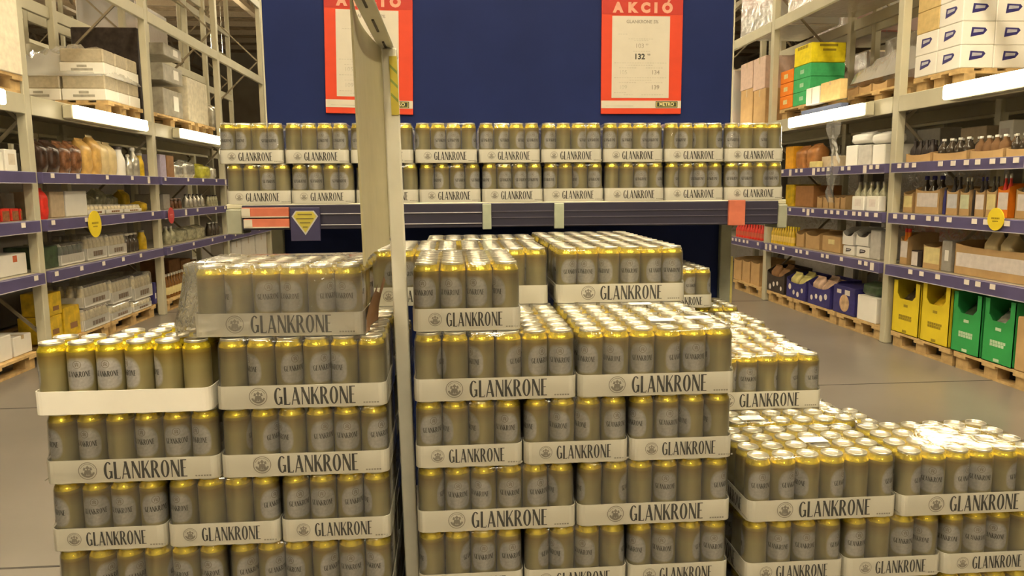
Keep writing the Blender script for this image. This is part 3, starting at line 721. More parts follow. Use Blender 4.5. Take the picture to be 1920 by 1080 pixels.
# carton, bag, tray rows: (what, side, shelf, px a, px b, py top, label, category, options)
def clamp(side, yc, w):
    a, b = yc-w/2, yc+w/2
    for u in (YSL if side == 'L' else YSR):
        if a < u+.055 and b > u-.055:
            if yc >= u: a = u+.06
            else: b = u-.06
    return (a+b)/2, b-a
def add(kind, side, sh, pa, pb, py, label, cat, dx=.10, d=.35, group=None, seed=None, zb=None, **k):
    z = DECK[side][sh] if zb is None else zb
    pyb = {0: 0}
    yc, w = slot(side, pa, pb, py+8, dx); h = ztop(side, pa, pb, py, dx)-z
    yc, w = clamp(side, yc, max(.05, w*.955)); h = max(.05, h)
    nm = {'carton': 'carton', 'open': 'display_carton', 'bag': 'bag', 'ftray': 'food_tray'}[kind]
    t = goods(nm, label, cat, side, yc, z+.0008, dx, group)
    if kind == 'carton': carton(t, w, d, h, **k)
    elif kind == 'open': open_carton(t, w, d, h, **k)
    elif kind == 'bag': bag(t, w, d, h, seed=seed or int(pa), **k)
    elif kind == 'ftray': food_tray(t, w, d, h, **k)
    return t, yc, w, h
def row_bottles(side, sh, pa, pb, py, n, label, group, dx=.1, zb=None, rows=1, yw=None, **k):
    z = (DECK[side][sh] if zb is None else zb)
    yc, w = slot(side, pa, pb, py+8, dx); h = max(.06, ztop(side, pa, pb, py, dx)-z)
    if yw: yc, w = yw[0], yw[1]-.02
    else: yc, w = clamp(side, yc, w)
    r = min(w/n*.46, h*.24)
    for q in range(rows):
        for i in range(n): bottle(side, yc-w/2+(i+.5)*w/n, z+.001, dx+r+q*2.1*r, label, group, h=h, r=r, **k)
P_DKBAG = mat('dark_bag', (.05, .025, .015), .25, 0, .6, 8); P_BEAN = mat('bean_bag', (.16, .07, .03), .25, 0, .7, 12)
P_TAN = mat('tan_bag', (.55, .34, .10), .3, 0, .3, 10); P_CREAM = mat('cream_bag', (.58, .46, .24), .35, 0, .2, 8)
P_YEL = mat('yellow_bag', (.62, .42, .02), .3, 0, .35, 12); P_CLEAR = mat('silver_green_bag', (.48, .47, .32), .2, .3, .45, 16)
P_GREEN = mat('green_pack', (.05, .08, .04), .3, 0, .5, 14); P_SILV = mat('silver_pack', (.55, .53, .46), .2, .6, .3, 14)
P_LAV = mat('lavender_board', (.40, .36, .48), .6); P_GLASSY = mat('jar_dark_glass', (.06, .045, .03), .12, 0, .4, 20, spec=.6)
M_LABY = mat('label_yellow', (.70, .60, .28), .6); M_LABW = mat('label_white', (.70, .64, .60), .6, 0, .1, 20)
# --- left rack, bay with white boxes (partly in view)
add('carton', 'L', 2, -46, 6, 282, 'white carton on the top shelf left part of the first drinks bay', 'carton', m=M_WHITE, tape=False)
add('carton', 'L', 2, 8, 50, 281, 'white printed carton beside the cream upright on the top shelf', 'carton', m=M_WHITE, tape=False, sticker=(mat('faint_print', (.62, .56, .46), .6), .25, .8, .3, .8))
for i, (a, b) in enumerate(((-20, 0), (2, 19), (21, 36), (38, 50))): add('carton', 'L', 1, a, b, 391, 'small red printed can pack lined up beside the cream upright', 'can pack', d=.2, group='red can packs on the middle shelf', m=M_PRED, tape=False, sticker=(mat('pack_brown', (.28, .12, .05), .4, 0, .4, 40), .1, .9, .05, .8))
add('carton', 'L', 1, -30, 28, 362, 'grey carton standing behind the red can packs', 'carton', dx=.32, m=M_GREY, tape=False)
add('carton', 'L', 0, -20, 52, 478, 'white carton with a red mark on the lowest shelf near the upright', 'carton', m=M_WHITE, tape=False, sticker=(mat('mark_red', (.55, .14, .06), .6), .60, .72, .62, .92))
pallet(-4.06, 6.02, 0, PI/2, 'pallet with two white cartons under the lowest shelf', L=1.2, Wd=.95)
for i, (a, b) in enumerate(((-40, 23), (24, 62))): add('carton', 'L', 0, a, b, 628 if i else 636, ('white carton on the floor pallet next to the upright', 'pale carton on the floor pallet, away from the upright')[i], 'carton', zb=.145, dx=.12, d=.6, m=M_WHITE, tape=True)
pallet(-3.92, 5.99, 2.312, PI/2, 'pallet on the rack beam carrying one huge pale carton', L=1.3)
t = goods('carton', 'huge pale cream carton on a pallet above the rack beam', 'carton', 'L', 5.99, 2.458, -.01); carton(t, 1.3, .8, .99, m=mat('cream_carton', (.84, .76, .60), .7))
# --- left rack, bay with coffee bags
add('bag', 'L', 2, 74, 92, 264, 'black coffee bag at the end of the row beside the upright', 'bag', d=.2, m=P_DKBAG)
add('bag', 'L', 2, 93, 115, 266, 'dark brown coffee bag next to the black one', 'bag', d=.2, m=P_DKBAG)
add('bag', 'L', 2, 116, 136, 268, 'brown speckled coffee bean bag on the top shelf, first of two', 'bag', d=.2, m=P_BEAN)
add('bag', 'L', 2, 136, 156, 268, 'brown speckled coffee bean bag beside the tan bags', 'bag', d=.2, m=P_BEAN)
add('bag', 'L', 2, 157, 175, 263, 'golden tan coffee bag in the row of bags', 'bag', d=.2, m=P_TAN)
add('bag', 'L', 2, 176, 191, 258, 'tall tan bag with a raised crimped top', 'bag', d=.18, m=P_TAN, seal=P_CREAM)
add('bag', 'L', 2, 192, 206, 268, 'cream coloured bag between tan bag and white canister', 'bag', d=.18, m=P_CREAM)
add('bag', 'L', 2, 206, 221, 271, 'cream bag right beside the white canister', 'bag', d=.18, m=P_CREAM)
row_bottles('L', 2, 223, 241, 275, 1, 'tall white canister with dark cap on the coffee shelf', None, mb_=M_WHITE, mc=M_DARK, slim=False)
row_bottles('L', 2, 243, 254, 290, 1, 'small silver bottle beside the white canister', None, mb_=P_SILV)
row_bottles('L', 2, 254, 264, 277, 1, 'tall silver bottle with pale round stopper', None, mb_=P_SILV, mc=M_WHITE)
row_bottles('L', 2, 265, 283, 288, 1, 'yellow jar next to the cream upright on the coffee shelf', None, mb_=P_YEL, mc=M_GREY, slim=False)
o, *_ = add('bag', 'L', 1, 76, 92, 356, 'string of shiny red packs hanging beside the upright', 'bag', d=.12, m=M_PRED, dx=.02)
add('carton', 'L', 1, 93, 120, 359, 'plain tan carton on the middle shelf', 'carton', m=mat('tan_board', (.50, .40, .27), .7), tape=False)
add('carton', 'L', 1, 121, 163, 358, 'large plain white carton on the middle shelf', 'carton', m=M_WHITE, tape=False)
for a, b, lb in ((164, 197, 'white snack tray of clear pouches beside the plain white carton'), (198, 231, 'white snack tray of clear pouches in the middle of three'), (232, 266, 'white snack tray beside the slumped yellow bag')):
    t, yc, w, h = add('ftray', 'L', 1, a, b, 384, lb, 'food tray', d=.3, film=False)
for i, (a, b, py) in enumerate(((164, 182, 366), (182, 203, 356), (203, 226, 366))): add('bag', 'L', 1, a, b, py, 'clear crinkled snack pouch standing behind the white trays', 'bag', dx=.42, d=.16, group='clear pouches behind the snack trays', m=P_CLEAR, seed=i+20)
add('bag', 'L', 1, 230, 246, 358, 'olive yellow bag standing behind the snack trays', 'bag', dx=.42, d=.16, m=P_YEL)
add('bag', 'L', 1, 267, 287, 378, 'slumped yellow bag leaning at the shelf edge by the upright', 'bag', d=.18, m=P_YEL)
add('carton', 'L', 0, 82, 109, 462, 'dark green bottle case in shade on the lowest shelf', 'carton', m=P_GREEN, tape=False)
add('ftray', 'L', 0, 111, 158, 455, 'dark green pack of bottles in film with a white tag', 'food tray', goods_m=P_GREEN, ink=M_WHITE)
add('ftray', 'L', 0, 160, 199, 440, 'white filmed tray of pale jars beside the green pack', 'food tray')
add('ftray', 'L', 0, 200, 237, 437, 'white filmed tray of pale jars away from the green pack', 'food tray')
row_bottles('L', 0, 240, 262, 437, 3, 'brown jar standing between white trays and yellow tin', 'brown jars on the lowest shelf', mb_=P_GLASSY, slim=False)
row_bottles('L', 0, 264, 288, 431, 1, 'big yellow tin next to the cream upright', None, mb_=P_YEL, mc=M_GREY, slim=False)
for y0, y1, lb in ((6.86, 8.02, 'floor pallet under the yellow bags'), (8.06, 9.24, 'floor pallet under the white jar trays and blue case')):
    pallet(-4.02, (y0+y1)/2, 0, PI/2, lb+' below the lowest shelf', L=y1-y0, Wd=.85)
_, _, _, hh = add('carton', 'L', 0, 88, 117, 592, 'lower yellow snack pack of two stacked on the pallet by the upright', 'snack pack', zb=.146, d=.26, m=P_YEL, tape=False, sticker=(M_BROWN, .3, .75, .3, .5))
add('carton', 'L', 0, 89, 115, 548, 'upper yellow snack pack stacked on another by the upright', 'snack pack', zb=.149+hh, d=.24, m=P_YEL, tape=False, sticker=(M_BROWN, .3, .75, .2, .4))
add('carton', 'L', 0, 118, 150, 574, 'yellow snack pack beside the jar trays on the pallet', 'snack pack', zb=.146, d=.28, m=P_YEL, tape=False, sticker=(M_BROWN, .35, .8, .25, .45))
for i, (a, b) in enumerate(((154, 206), (207, 247), (249, 285))):
    nm = ('beside the yellow bags', 'in the middle of the pallet row', 'beside the blue case')[i]
    _, _, _, hh = add('ftray', 'L', 0, a, b, 573-6*i, f'lower white tray of jars in film {nm}', 'food tray', zb=.146, dx=.08, d=.38)
    add('ftray', 'L', 0, a, b, 530-9*i, f'upper white tray of jars in film {nm}', 'food tray', zb=.148+hh+.004, dx=.08, d=.38)
add('carton', 'L', 0, 288, 303, 528, 'dark blue case with a white tag on the pallet end', 'carton', zb=.146, dx=.08, m=M_NAVY, tape=False, sticker=(M_WHITE, .3, .75, .25, .5))
# yellow round sale signs and red one
def sale_disc(side, px, py, r, m, label, ink):
    X, s_, rz = SIDE[side]; p = at(px, py, x=X-s_*.05)
    t = thing('sale_disc', label, 'sign', (p.x, p.y, p.z-r), rz); n = 24
    mb = MB(); vs = [(r*math.cos(2*PI*i/n), y, r+r*math.sin(2*PI*i/n)) for y in (-.003, .003) for i in range(n)]
    mb.add(vs, [tuple(range(n)), tuple(range(2*n-1, n-1, -1))]+[(i, n+i, n+(i+1) % n, (i+1) % n) for i in range(n)]); part('disc', mb, m, t)
    part('print', dashes(dashes(MB(), -r*.5, r*.5, r*1.08, r*.14, -.0042, r*.22, .8), -r*.35, r*.35, r*.82, r*.09, -.0042, r*.18, .8), ink, t)
sale_disc('L', 178, 420, .13, M_YEL, 'round yellow sale disc on the rail below the white trays', mat('disc_ink', (.30, .22, .01), .6))
sale_disc('R', 1867, 411, .085, M_YEL, 'round yellow sale disc on the rail below the label cartons', mat('disc_ink', (.30, .22, .01), .6))
sale_disc('L', 321, 404, .10, mat('disc_red', (.45, .05, .05), .6), 'round red sale disc on the far rail by the upright', mat('disc_red_ink', (.6, .2, .2), .6))
# --- left rack, far bays
add('carton', 'L', 2, 300, 311, 290, 'lavender carton beside the upright on the far top shelf', 'carton', m=P_LAV, tape=False)
add('carton', 'L', 2, 312, 326, 292, 'brown carton beside the lavender one', 'carton', m=M_BROWN, tape=False)
for i, (a, b) in enumerate(((328, 348), (349, 369))): add('bag', 'L', 2, a, b, 305-3*i, 'white glossy crinkled pack on the far top shelf', 'bag', d=.25, group='white packs on the far top shelf', m=P_SILV, seed=i+40)
add('bag', 'L', 2, 380, 398, 309, 'yellow green glossy pack on the far top shelf', 'bag', d=.25, m=mat('lime_pack', (.42, .40, .05), .25, 0, .4, 12))
add('bag', 'L', 2, 400, 416, 312, 'silver pack at the end of the far top shelf', 'bag', d=.25, m=P_SILV)
add('carton', 'L', 1, 306, 319, 364, 'grey brown carton on the far middle shelf beside the upright', 'carton', m=M_GREY, tape=False)
row_bottles('L', 1, 322, 344, 372, 3, 'pinkish brown jar on the far middle shelf', 'brown jars on the far middle shelf', mb_=P_BEAN, mc=M_PINK, slim=False)
row_bottles('L', 1, 350, 386, 364, 5, 'clear grey bottle on the far middle shelf', 'clear bottles on the far middle shelf', mb_=P_SILV, mc=M_DARK)
row_bottles('L', 1, 392, 416, 366, 4, 'grey glass jar at the end of the far middle shelf', 'grey jars on the far middle shelf', mb_=P_CLEAR, mc=M_DARK, slim=False)
row_bottles('L', 0, 314, 332, 424, 2, 'pale bottle with bright cap on the far low shelf', 'pale bottles on the far low shelf', mb_=P_CLEAR, mc=M_WHITE)
for i, (a, b) in enumerate(((338, 356), (357, 372), (373, 388))): add('bag', 'L', 0, a, b, 428-3*i, 'silvery crinkled pack on the far low shelf', 'bag', d=.25, group='silver packs on the far low shelf', m=P_CLEAR, seed=i+60)
row_bottles('L', 0, 394, 416, 416, 3, 'dark jar with shiny lid on the far low shelf', 'dark jars on the far low shelf', mb_=P_GLASSY, mc=P_SILV, slim=False)
pallet(-4.0, 10.1, 0, PI/2, 'far floor pallet under amber bottles', L=1.2, Wd=.9); pallet(-4.0, 11.4, 0, PI/2, 'far floor pallet under dark bottle cases', L=1.2, Wd=.9)
for q in range(2): row_bottles('L', 0, 314, 350, 510, 7, 'amber bottle standing on the far floor pallet', 'amber bottles on the far pallet', zb=.146, dx=.08+.16*q, mb_=mat('amber_glass', (.20, .09, .02), .15, 0, .3, 20), mc=M_PAPER, ml=M_LABY if q == 0 else None)
for i, (a, b) in enumerate(((316, 338), (339, 358), (359, 376))): add('carton', 'L', 0, a, b, 486, 'dark bottle case in the back of the far floor pallet', 'carton', zb=.146, dx=.5, d=.4, group='dark cases on the far pallet', m=M_BROWN, tape=False)
for i, (a, b) in enumerate(((435, 452), (453, 478), (479, 504))): add('carton', 'L', 0, a, b, 452-7*i, ('pale carton on the farthest pallet by the upright', 'pale carton in the middle of the farthest pallet', 'pale carton on the farthest pallet by the red strip')[i], 'carton', zb=.146, dx=.08, m=M_WHITE)
add('carton', 'L', 0, 505, 510, 440, 'narrow red display strip on the farthest floor pallet', 'carton', zb=.146, dx=.04, m=M_PRED, tape=False)
pallet(-4.0, 13.5, 0, PI/2, 'farthest floor pallet under pale cartons', L=2.2, Wd=.9)
add('carton', 'L', 1, 434, 455, 378, 'grey carton on the farthest middle shelf', 'carton', m=M_GREY, tape=False)
# --- left rack, goods above the beam
Yc = 8.395
pallet(-4.08, Yc+.45, 2.312, PI/2, 'pallet on the rack beam under two layers of filmed can trays', L=.9, Wd=.95)
t = thing('can_tray_load', 'two layers of pale can trays heaped with crumpled film above the beam', 'pallet load', (-4.08, Yc+.45, 2.458))
for lv in range(2):
    for i in range(2):
        for j in range(3):
            x0 = .46-(i+1)*.46; y0 = -.44+j*.293; z0 = lv*.27
            if lv == 1 and i == 1 and j == 0: continue
            tr = part('tray', MB().bbox(x0+.005, x0+.455, y0+.003, y0+.29, z0+.001, z0+.12, .006), M_TRAY, t)
            part('print', MB().box(x0+.12, x0+.34, y0+.0005, y0+.0028, z0+.035, z0+.06).box(x0+.18, x0+.28, y0+.0005, y0+.0028, z0+.07, z0+.095), M_PALEINK, tr)
            part('can_block', MB().bbox(x0+.012, x0+.448, y0+.01, y0+.283, z0+.12, z0+.262, .012), mat('pale_cans', (.50, .44, .32), .4, .2, .12, 25), t)
mb = MB(); n = 14; rnd = random.Random(5); vs = []                   # heap of slack film on top
for i in range(n+1):
    for j in range(n+1):
        u, v = i/n*2-1, j/n*2-1
        zz = .33+.27*max(0, (1-u*u))**.35*max(0, 1-v*v)**.5+rnd.uniform(-.06, .05)
        vs.append((u*.475, v*.45, zz if max(abs(u), abs(v)) < 1 else .25))
mb.add(vs, [(i*(n+1)+j, (i+1)*(n+1)+j, (i+1)*(n+1)+j+1, i*(n+1)+j+1) for i in range(n) for j in range(n)], 0, True)
part('slack_film', mb, HAZY, t)
t = goods('panel', 'dark upright slab standing beside the grey wrapped goods', 'panel', 'L', 9.48, 2.3125, .15); part('slab', MB().bbox(-.04, .04, 0, .75, 0, 1.1, .01), M_DARK, t)
pallet(-4.08, 10.33, 2.312, PI/2, 'pallet on the beam under grey wrapped goods with white labels', L=1.5, Wd=.95)
pallet(-4.08, 11.62, 2.312, PI/2, 'pallet on the beam under the pale wrapped block', L=.78, Wd=.95)
for i, (a, b, p, z, lb) in enumerate(((305, 342, 170, 2.458, 'lowest grey wrapped bale with a white label'), (305, 342, 125, 2.90, 'middle grey wrapped bale with a small label'), (306, 340, 88, 3.22, 'topmost grey wrapped bale with a white label'))):
    add('carton', 'L', 3, a, b, p, lb+' on the beam pallet', 'bale', zb=z, dx=.1, d=.8, m=mat('grey_wrap', (.34, .32, .26), .3, 0, .25, 10), tape=False, sticker=(M_WHITE, .52, .78, .25, .80))
add('carton', 'L', 3, 350, 388, 152, 'pale wrapped block on a pallet over the tube light', 'bale', zb=2.458, dx=.1, d=.8, m=mat('pale_wrap', (.60, .55, .42), .3, 0, .2, 14), tape=False)
add('bag', 'L', 3, 391, 414, 190, 'small white wrapped heap at the end of the beam', 'bale', zb=2.458, dx=.1, d=.5, m=P_SILV)

# --- right rack, bay with bins
for i, (a, b) in enumerate(((1688, 1746), (1748, 1815), (1817, 1883), (1885, 1950))):
    _, yc, w, _ = add('open', 'R', 2, a, b, 284-4*i, ('kraft bottle tray beside the upright on the top shelf', 'kraft bottle tray second from the upright', 'kraft bottle tray third from the upright', 'kraft bottle tray fourth from the upright')[i], 'display carton', d=.3, low=.66)
    pal = ((M_DARK, M_DARK), (P_GLASSY, M_WHITE), (M_BROWN, M_WHITE), (P_GLASSY, M_PAPER))[i]
    row_bottles('R', 2, a+5, b-5, 264-5*i, 4, ('black bottle in the kraft tray beside the upright', 'dark bottle with white cap in the second kraft tray', 'brown bottle with white cap in the third kraft tray', 'dark bottle with pale cap in the fourth kraft tray')[i], f'bottles in kraft tray {i+1}', dx=.112, yw=(yc, w), zb=DECK['R'][2]+.007, rows=2, mb_=pal[0], mc=pal[1])
add('carton', 'R', 2, 1690, 1716, 243, 'grey carton behind the black bottles', 'carton', dx=.5, d=.22, m=M_GREY, tape=False)
add('carton', 'R', 2, 1718, 1772, 241, 'wide grey carton behind the second bottle tray', 'carton', dx=.5, d=.22, m=M_GREY, tape=False)
add('carton', 'R', 2, 1800, 1850, 238, 'tan carton behind the brown bottles', 'carton', dx=.5, d=.22, m=mat('tan_board', (.50, .40, .27), .7), tape=False)
add('carton', 'R', 2, 1872, 1900, 226, 'white printed carton at the back of the top shelf', 'carton', dx=.5, d=.22, m=M_WHITE, tape=False, sticker=(M_LABW, .2, .8, .2, .8))
for i, (a, b, py, m, pm, lb) in enumerate(((1680, 1713, 356, M_KRAFT, M_LABY, 'kraft display carton with yellow label by the upright'), (1716, 1764, 348, M_KRAFT, M_LABW, 'kraft display carton with pale pink label'), (1775, 1798, 350, M_KRAFT, mat('label_bluish', (.58, .58, .60), .6), 'kraft display carton with bluish white label'), (1800, 1820, 351, M_KRAFT, mat('label_greenish', (.58, .62, .42), .6), 'kraft display carton with greenish label'), (1829, 1848, 350, M_KRAFT, M_LABW, 'kraft display carton with plain white label'), (1850, 1870, 349, M_KRAFT, M_LABY, 'kraft display carton behind the yellow disc'), (1871, 1894, 344, M_ORANGE, M_LABW, 'orange display carton with white label'), (1905, 1950, 348, M_KRAFT, M_LABW, 'kraft display carton past the orange one'))):
    _, yc, w, _ = add('open', 'R', 1, a, b, py, lb, 'display carton', d=.28, m=m, low=.80, panel=(pm, .08, .92, .30, .92))
    if i: row_bottles('R', 1, a+3, b-3, py-18, 2 if b-a < 40 else 3, 'dark bottle poking out of the '+lb, 'bottles in the '+lb, dx=.112, yw=(yc, w), zb=DECK['R'][1]+.007, mb_=(M_DARK, P_GLASSY)[i % 2] if i != 6 else M_PRED, mc=(P_SILV, M_NAVY, M_DARK)[i % 3])
row_bottles('R', 1, 1767, 1773, 352, 1, 'navy bottle squeezed between kraft cartons', None, mb_=M_NAVY, mc=M_DARK, slim=False)
row_bottles('R', 1, 1822, 1827, 356, 1, 'black bottle squeezed between kraft cartons', None, mb_=M_DARK, mc=M_DARK, slim=False)
_, yc, w, _ = add('open', 'R', 0, 1677, 1704, 436, 'orange and white display carton beside the upright, low shelf', 'display carton', d=.3, m=M_KRAFT, low=.75, panel=(M_LABW, .05, .95, .30, .98))
row_bottles('R', 0, 1680, 1702, 428, 2, 'orange red tin rising from the carton beside the upright', 'orange tins on the low shelf', dx=.112, yw=(yc, w), zb=DECK['R'][0]+.007, mb_=M_ORANGE, mc=M_PRED, slim=False)
add('carton', 'R', 0, 1708, 1728, 470, 'small black carton with white front between display cartons', 'carton', m=M_DARK, tape=False, sticker=(M_LABW, .05, .65, .05, .92))
add('open', 'R', 0, 1731, 1765, 456, 'kraft display carton with cream fan label, low shelf', 'display carton', d=.3, m=M_KRAFT, low=.85, panel=(M_LABY, .05, .95, .25, .98))
add('carton', 'R', 0, 1766, 1785, 452, 'grey carton with a white oval sticker', 'carton', m=M_GREY, tape=False, sticker=(M_WHITE, .35, .75, .35, .70))
add('open', 'R', 0, 1788, 1960, 458, 'long kraft carton with a white printed band', 'display carton', d=.3, m=M_KRAFT, low=.82, panel=(M_LABW, .02, .98, .28, .78))
for i, (a, b, py) in enumerate(((1842, 1868, 440), (1872, 1898, 443))): add('bag', 'R', 0, a, b, py, 'pale pouch poking out of the long kraft carton', 'bag', zb=DECK['R'][0]+.007, dx=.12, d=.14, group='pouches in the long kraft carton', m=P_CREAM, seed=80+i)
# bins on pallets
def display_bin(pa, pb, pyt, m, ink, label, contents, ci):
    yc, w = slot('R', pa, pb, pyt+60, .02); w *= .965; z = .146; h = ztop('R', pa, pb, pyt, .02)-z; d = .38; k = .006
    t = goods('display_bin', label, 'display bin', 'R', yc, z, .02)
    wz0, wz1, wx = h*.66, h*.995, w*.34
    mb = MB(); mb.box(-w/2, w/2, d-k, d, 0, h); mb.box(-w/2, -w/2+k, 0, d, 0, h); mb.box(w/2-k, w/2, 0, d, 0, h); mb.box(-w/2, w/2, 0, d, 0, k)
    mb.box(-w/2, w/2, 0, k, 0, wz0); mb.box(-w/2, -wx, 0, k, wz0, h); mb.box(wx, w/2, 0, k, wz0, h)
    for s_ in (-1, 1): mb.add([(s_*wx, y, z_) for y in (0, k) for z_ in (wz0, wz0+.045)]+[(s_*(wx-.045), 0, wz0), (s_*(wx-.045), k, wz0)], [(0, 1, 4), (2, 5, 3), (1, 3, 5, 4)])
    b = part('bin', mb, m, t)
    p = MB(); dashes(p, -w*.24, w*.26, h*.335, .022, -.0014, .028, .85); dashes(p, -w*.24, w*.24, h*.285, .022, -.0014, .03, .85)
    for zz in (.05, .54): p.bbox(-.03, .03, -.0016, -.0004, h*zz-.012, h*zz+.012, .0004)
    part('print', p, ink, b)
    g_ = goods('bag', f'{contents} inside the {label}', 'bag', 'R', yc, z+k+.001, .02+.03)
    bag(g_, w*.78, d*.7, h*.78, (P_GLASSY, P_YEL, P_GREEN, P_SILV)[ci], seed=90+ci)
M_YINK = mat('bin_ink', (.30, .22, .01), .6); M_GINK = mat('bin_white_ink', (.45, .62, .42), .6)
display_bin(1672, 1724, 528, M_YEL, M_YINK, 'yellow display bin beside the upright', 'brown pack', 0)
display_bin(1726, 1781, 534, M_YEL, M_YINK, 'yellow display bin with speckled rim beside the green bins', 'yellow pack', 1)
display_bin(1784, 1840, 550, M_GRN, M_GINK, 'green display bin next to the yellow ones', 'dark green pack', 2)
display_bin(1842, 1903, 562, M_GRN, M_GINK, 'green display bin beside the kraft box', 'grey pack', 3)
add('carton', 'R', 0, 1906, 1975, 600, 'plain kraft box at the end of the bin row', 'carton', zb=.146, dx=.02, d=.38, m=M_KRAFT)
for a, b, py, lb in ((1666, 1779, 690, 'floor pallet under the two yellow display bins'), (1783, 1925, 730, 'floor pallet under the two green display bins')):
    yc, w = slot('R', a, b, py, .02); pallet(XFR+.02+.42, yc, 0, PI/2, lb, L=w, Wd=.84)
# white boxes with badges on the beam
pallet(4.24+.47, 6.41, 2.331, PI/2, 'pallet on the beam under white logo boxes', L=.64, Wd=.94)
bw, bh, bd_ = .314, .188, .29
for c in range(3):
    for r in range(6):
        for j in range(2):
            if c and j: continue
            y = 6.10+bw*(j+.5); kraft = j == 1 and r >= 2
            where = ('corner', 'aisle')[j] if c == 0 else ('middle', 'inner')[c-1]
            t = thing('carton', f'{"kraft" if kraft else "white logo"} box, {ORD[r+1]} layer of the {where} column on the beam pallet', 'carton', (4.24+c*(bd_+.004), y, 2.477+r*(bh+.002)), -PI/2)
            carton(t, bw-.006, bd_, bh, m=mat('pale_kraft', (.62, .46, .20), .7) if kraft else M_WHITE, tape=False, badge=None if (kraft or c) else M_NAVY, side_badge=None if j else M_NAVY)
# --- right rack, bay with tube light and yellow carton
pallet(4.68, 8.92, 2.331, PI/2, 'pallet on the beam under orange and green cartons', L=1.2, Wd=.92)
ga, gb = at(1488, 150, x=4.22).y, at(1519, 150, x=4.22).y; gw = ga-gb; gy = (ga+gb)/2
gz0 = 2.477; gz1 = at(1502, 123, x=4.22).z; gz2 = at(1502, 87, x=4.22).z; gh = (gz1-gz0)/3
for r in range(3):
    t = thing('carton', f'{ORD[r+1]} green carton up in the stack under the yellow carton', 'carton', (4.22, gy, gz0+gh*r), -PI/2)
    carton(t, gw, .42, gh-.003, m=mat('box_green', (.05, .42, .14), .6), tape=False, sticker=(mat('box_green_pale', (.35, .62, .40), .6), .40, .62, .35, .65))
t = thing('carton', 'bright yellow carton strapped on top of green cartons', 'carton', (4.22, gy, gz1+.001), -PI/2); b = carton(t, gw, .42, gz2-gz1, m=mat('box_yellow', (.80, .66, .01), .6), tape=False)
part('print', dashes(MB(), -gw*.3, gw*.3, .2, .035, -.0012, .04, .8), M_YINK, b)
part('print', MB().box(gw/2, gw/2+.001, .1, .32, .18, .21).box(gw/2, gw/2+.001, .14, .3, .13, .155), M_YINK, b)
oz = (at(1460, 137, x=4.22).z-2.477)/3; ow = 9.53-(gy+gw/2)-.02
for r in range(3):
    t = thing('carton', ('lowest', 'middle', 'top')[r]+' orange carton of the stack beside the green cartons', 'carton', (4.22, 9.53-ow/2, 2.477+oz*r), -PI/2)
    carton(t, ow, .28, oz-.004, m=M_ORANGE, tape=False, sticker=(M_LABY, .3, .6, .35, .7))
t, *_ = add('carton', 'R', 3, 1511, 1536, 164, 'white striped carton in front of the green stack', 'carton', zb=2.43, dx=-.0, d=.085, m=M_WHITE, tape=False, sticker=(mat('stripe_grey', (.5, .48, .4), .6), .42, .50, .05, .95))
add('carton', 'R', 3, 1538, 1576, 152, 'plain kraft carton in front on the blue crate', 'carton', zb=2.43, dx=-.0, d=.085, m=mat('pale_kraft', (.62, .46, .20), .7))
t, yc, w, h = add('carton', 'R', 3, 1500, 1577, 205, 'shallow blue plastic crate on the beam over the tube light', 'crate', zb=2.331, dx=-.0, d=.09, m=mat('crate_blue', (.12, .15, .26), .5), tape=False)
pallet(4.79, 7.52, 2.331, PI/2, 'pallet on the beam under the film covered kraft trays', L=1.1, Wd=.9)
for i, (a, b) in enumerate(((1584, 1608), (1610, 1634), (1636, 1664))):
    add('open', 'R', 3, a, b, 160-6*i, ('kraft tray under film beside the crate', 'kraft tray under film in the middle of its pallet', 'kraft tray under film next to the upright')[i], 'display carton', zb=2.477, dx=.25, d=.4, low=.55)
y0 = 6.9; y1 = at(1582, 150, x=XFR+.2).y
mb = MB(); n = 12; rnd = random.Random(9); vs = []
for i in range(n+1):
    for j in range(n+1):
        u, v = i/n, j/n; edge = i in (0,) or j in (0, n)
        vs.append((u*.5-.02, (v-.5)*(y1-y0)*1.0, .12 if edge else .33+.04*math.sin(v*5)-.06*v+rnd.uniform(-.02, .02)))
mb.add(vs, [(i*(n+1)+j, (i+1)*(n+1)+j, (i+1)*(n+1)+j+1, i*(n+1)+j+1) for i in range(n) for j in range(n)], 0, True)
sl = thing('film_cover', 'whitish slack plastic film thrown over kraft trays on the beam', 'plastic film', (4.37, (y0+y1)/2, 2.478)); part('sheet', mb, HAZY, sl)
# hanging strip of film from the lamp
mb = MB(); vs = []; rnd = random.Random(4); n = 16
for i in range(n+1):
    z = -i/n*.88; w = .075+.03*math.sin(i*.9)
    for j in range(6):
        u = j/5*2-1; vs.append((.03*math.sin(i*.7+j*1.9)+rnd.uniform(-.008, .008), u*w+.03*math.sin(i*.6), z))
mb.add(vs, [(i*6+j, i*6+j+1, (i+1)*6+j+1, (i+1)*6+j) for i in range(n) for j in range(5)], 0, True)
p = at(1565, 236, x=XFR-.160); hs = thing('film_strip', 'torn strip of clear film hanging from the tube light over two shelves', 'plastic film', (p.x, p.y, 2.215)); part('strip', mb, SOFT, hs)
add('carton', 'R', 2, 1473, 1487, 275, 'bright orange yellow carton at the shelf end', 'carton', m=mat('amber_board', (.72, .36, .02), .6), tape=False)
for i, (a, b) in enumerate(((1489, 1507), (1509, 1530))): add('bag', 'R', 2, a, b, 276-4*i, 'rust brown bag behind the small yellow carton', 'bag', dx=.11, d=.2, group='rust bags on the top shelf', m=mat('rust_bag', (.40, .17, .05), .35, 0, .3, 10), seed=110+i)
add('carton', 'R', 2, 1517, 1532, 303, 'small pale yellow carton at the shelf edge', 'carton', d=.07, dx=.02, m=mat('pale_yellow_board', (.72, .62, .25), .6), tape=False)
add('carton', 'R', 2, 1540, 1570, 293, 'beige carton behind the hanging film strip', 'carton', dx=.1, m=mat('tan_board', (.50, .40, .27), .7), tape=False)
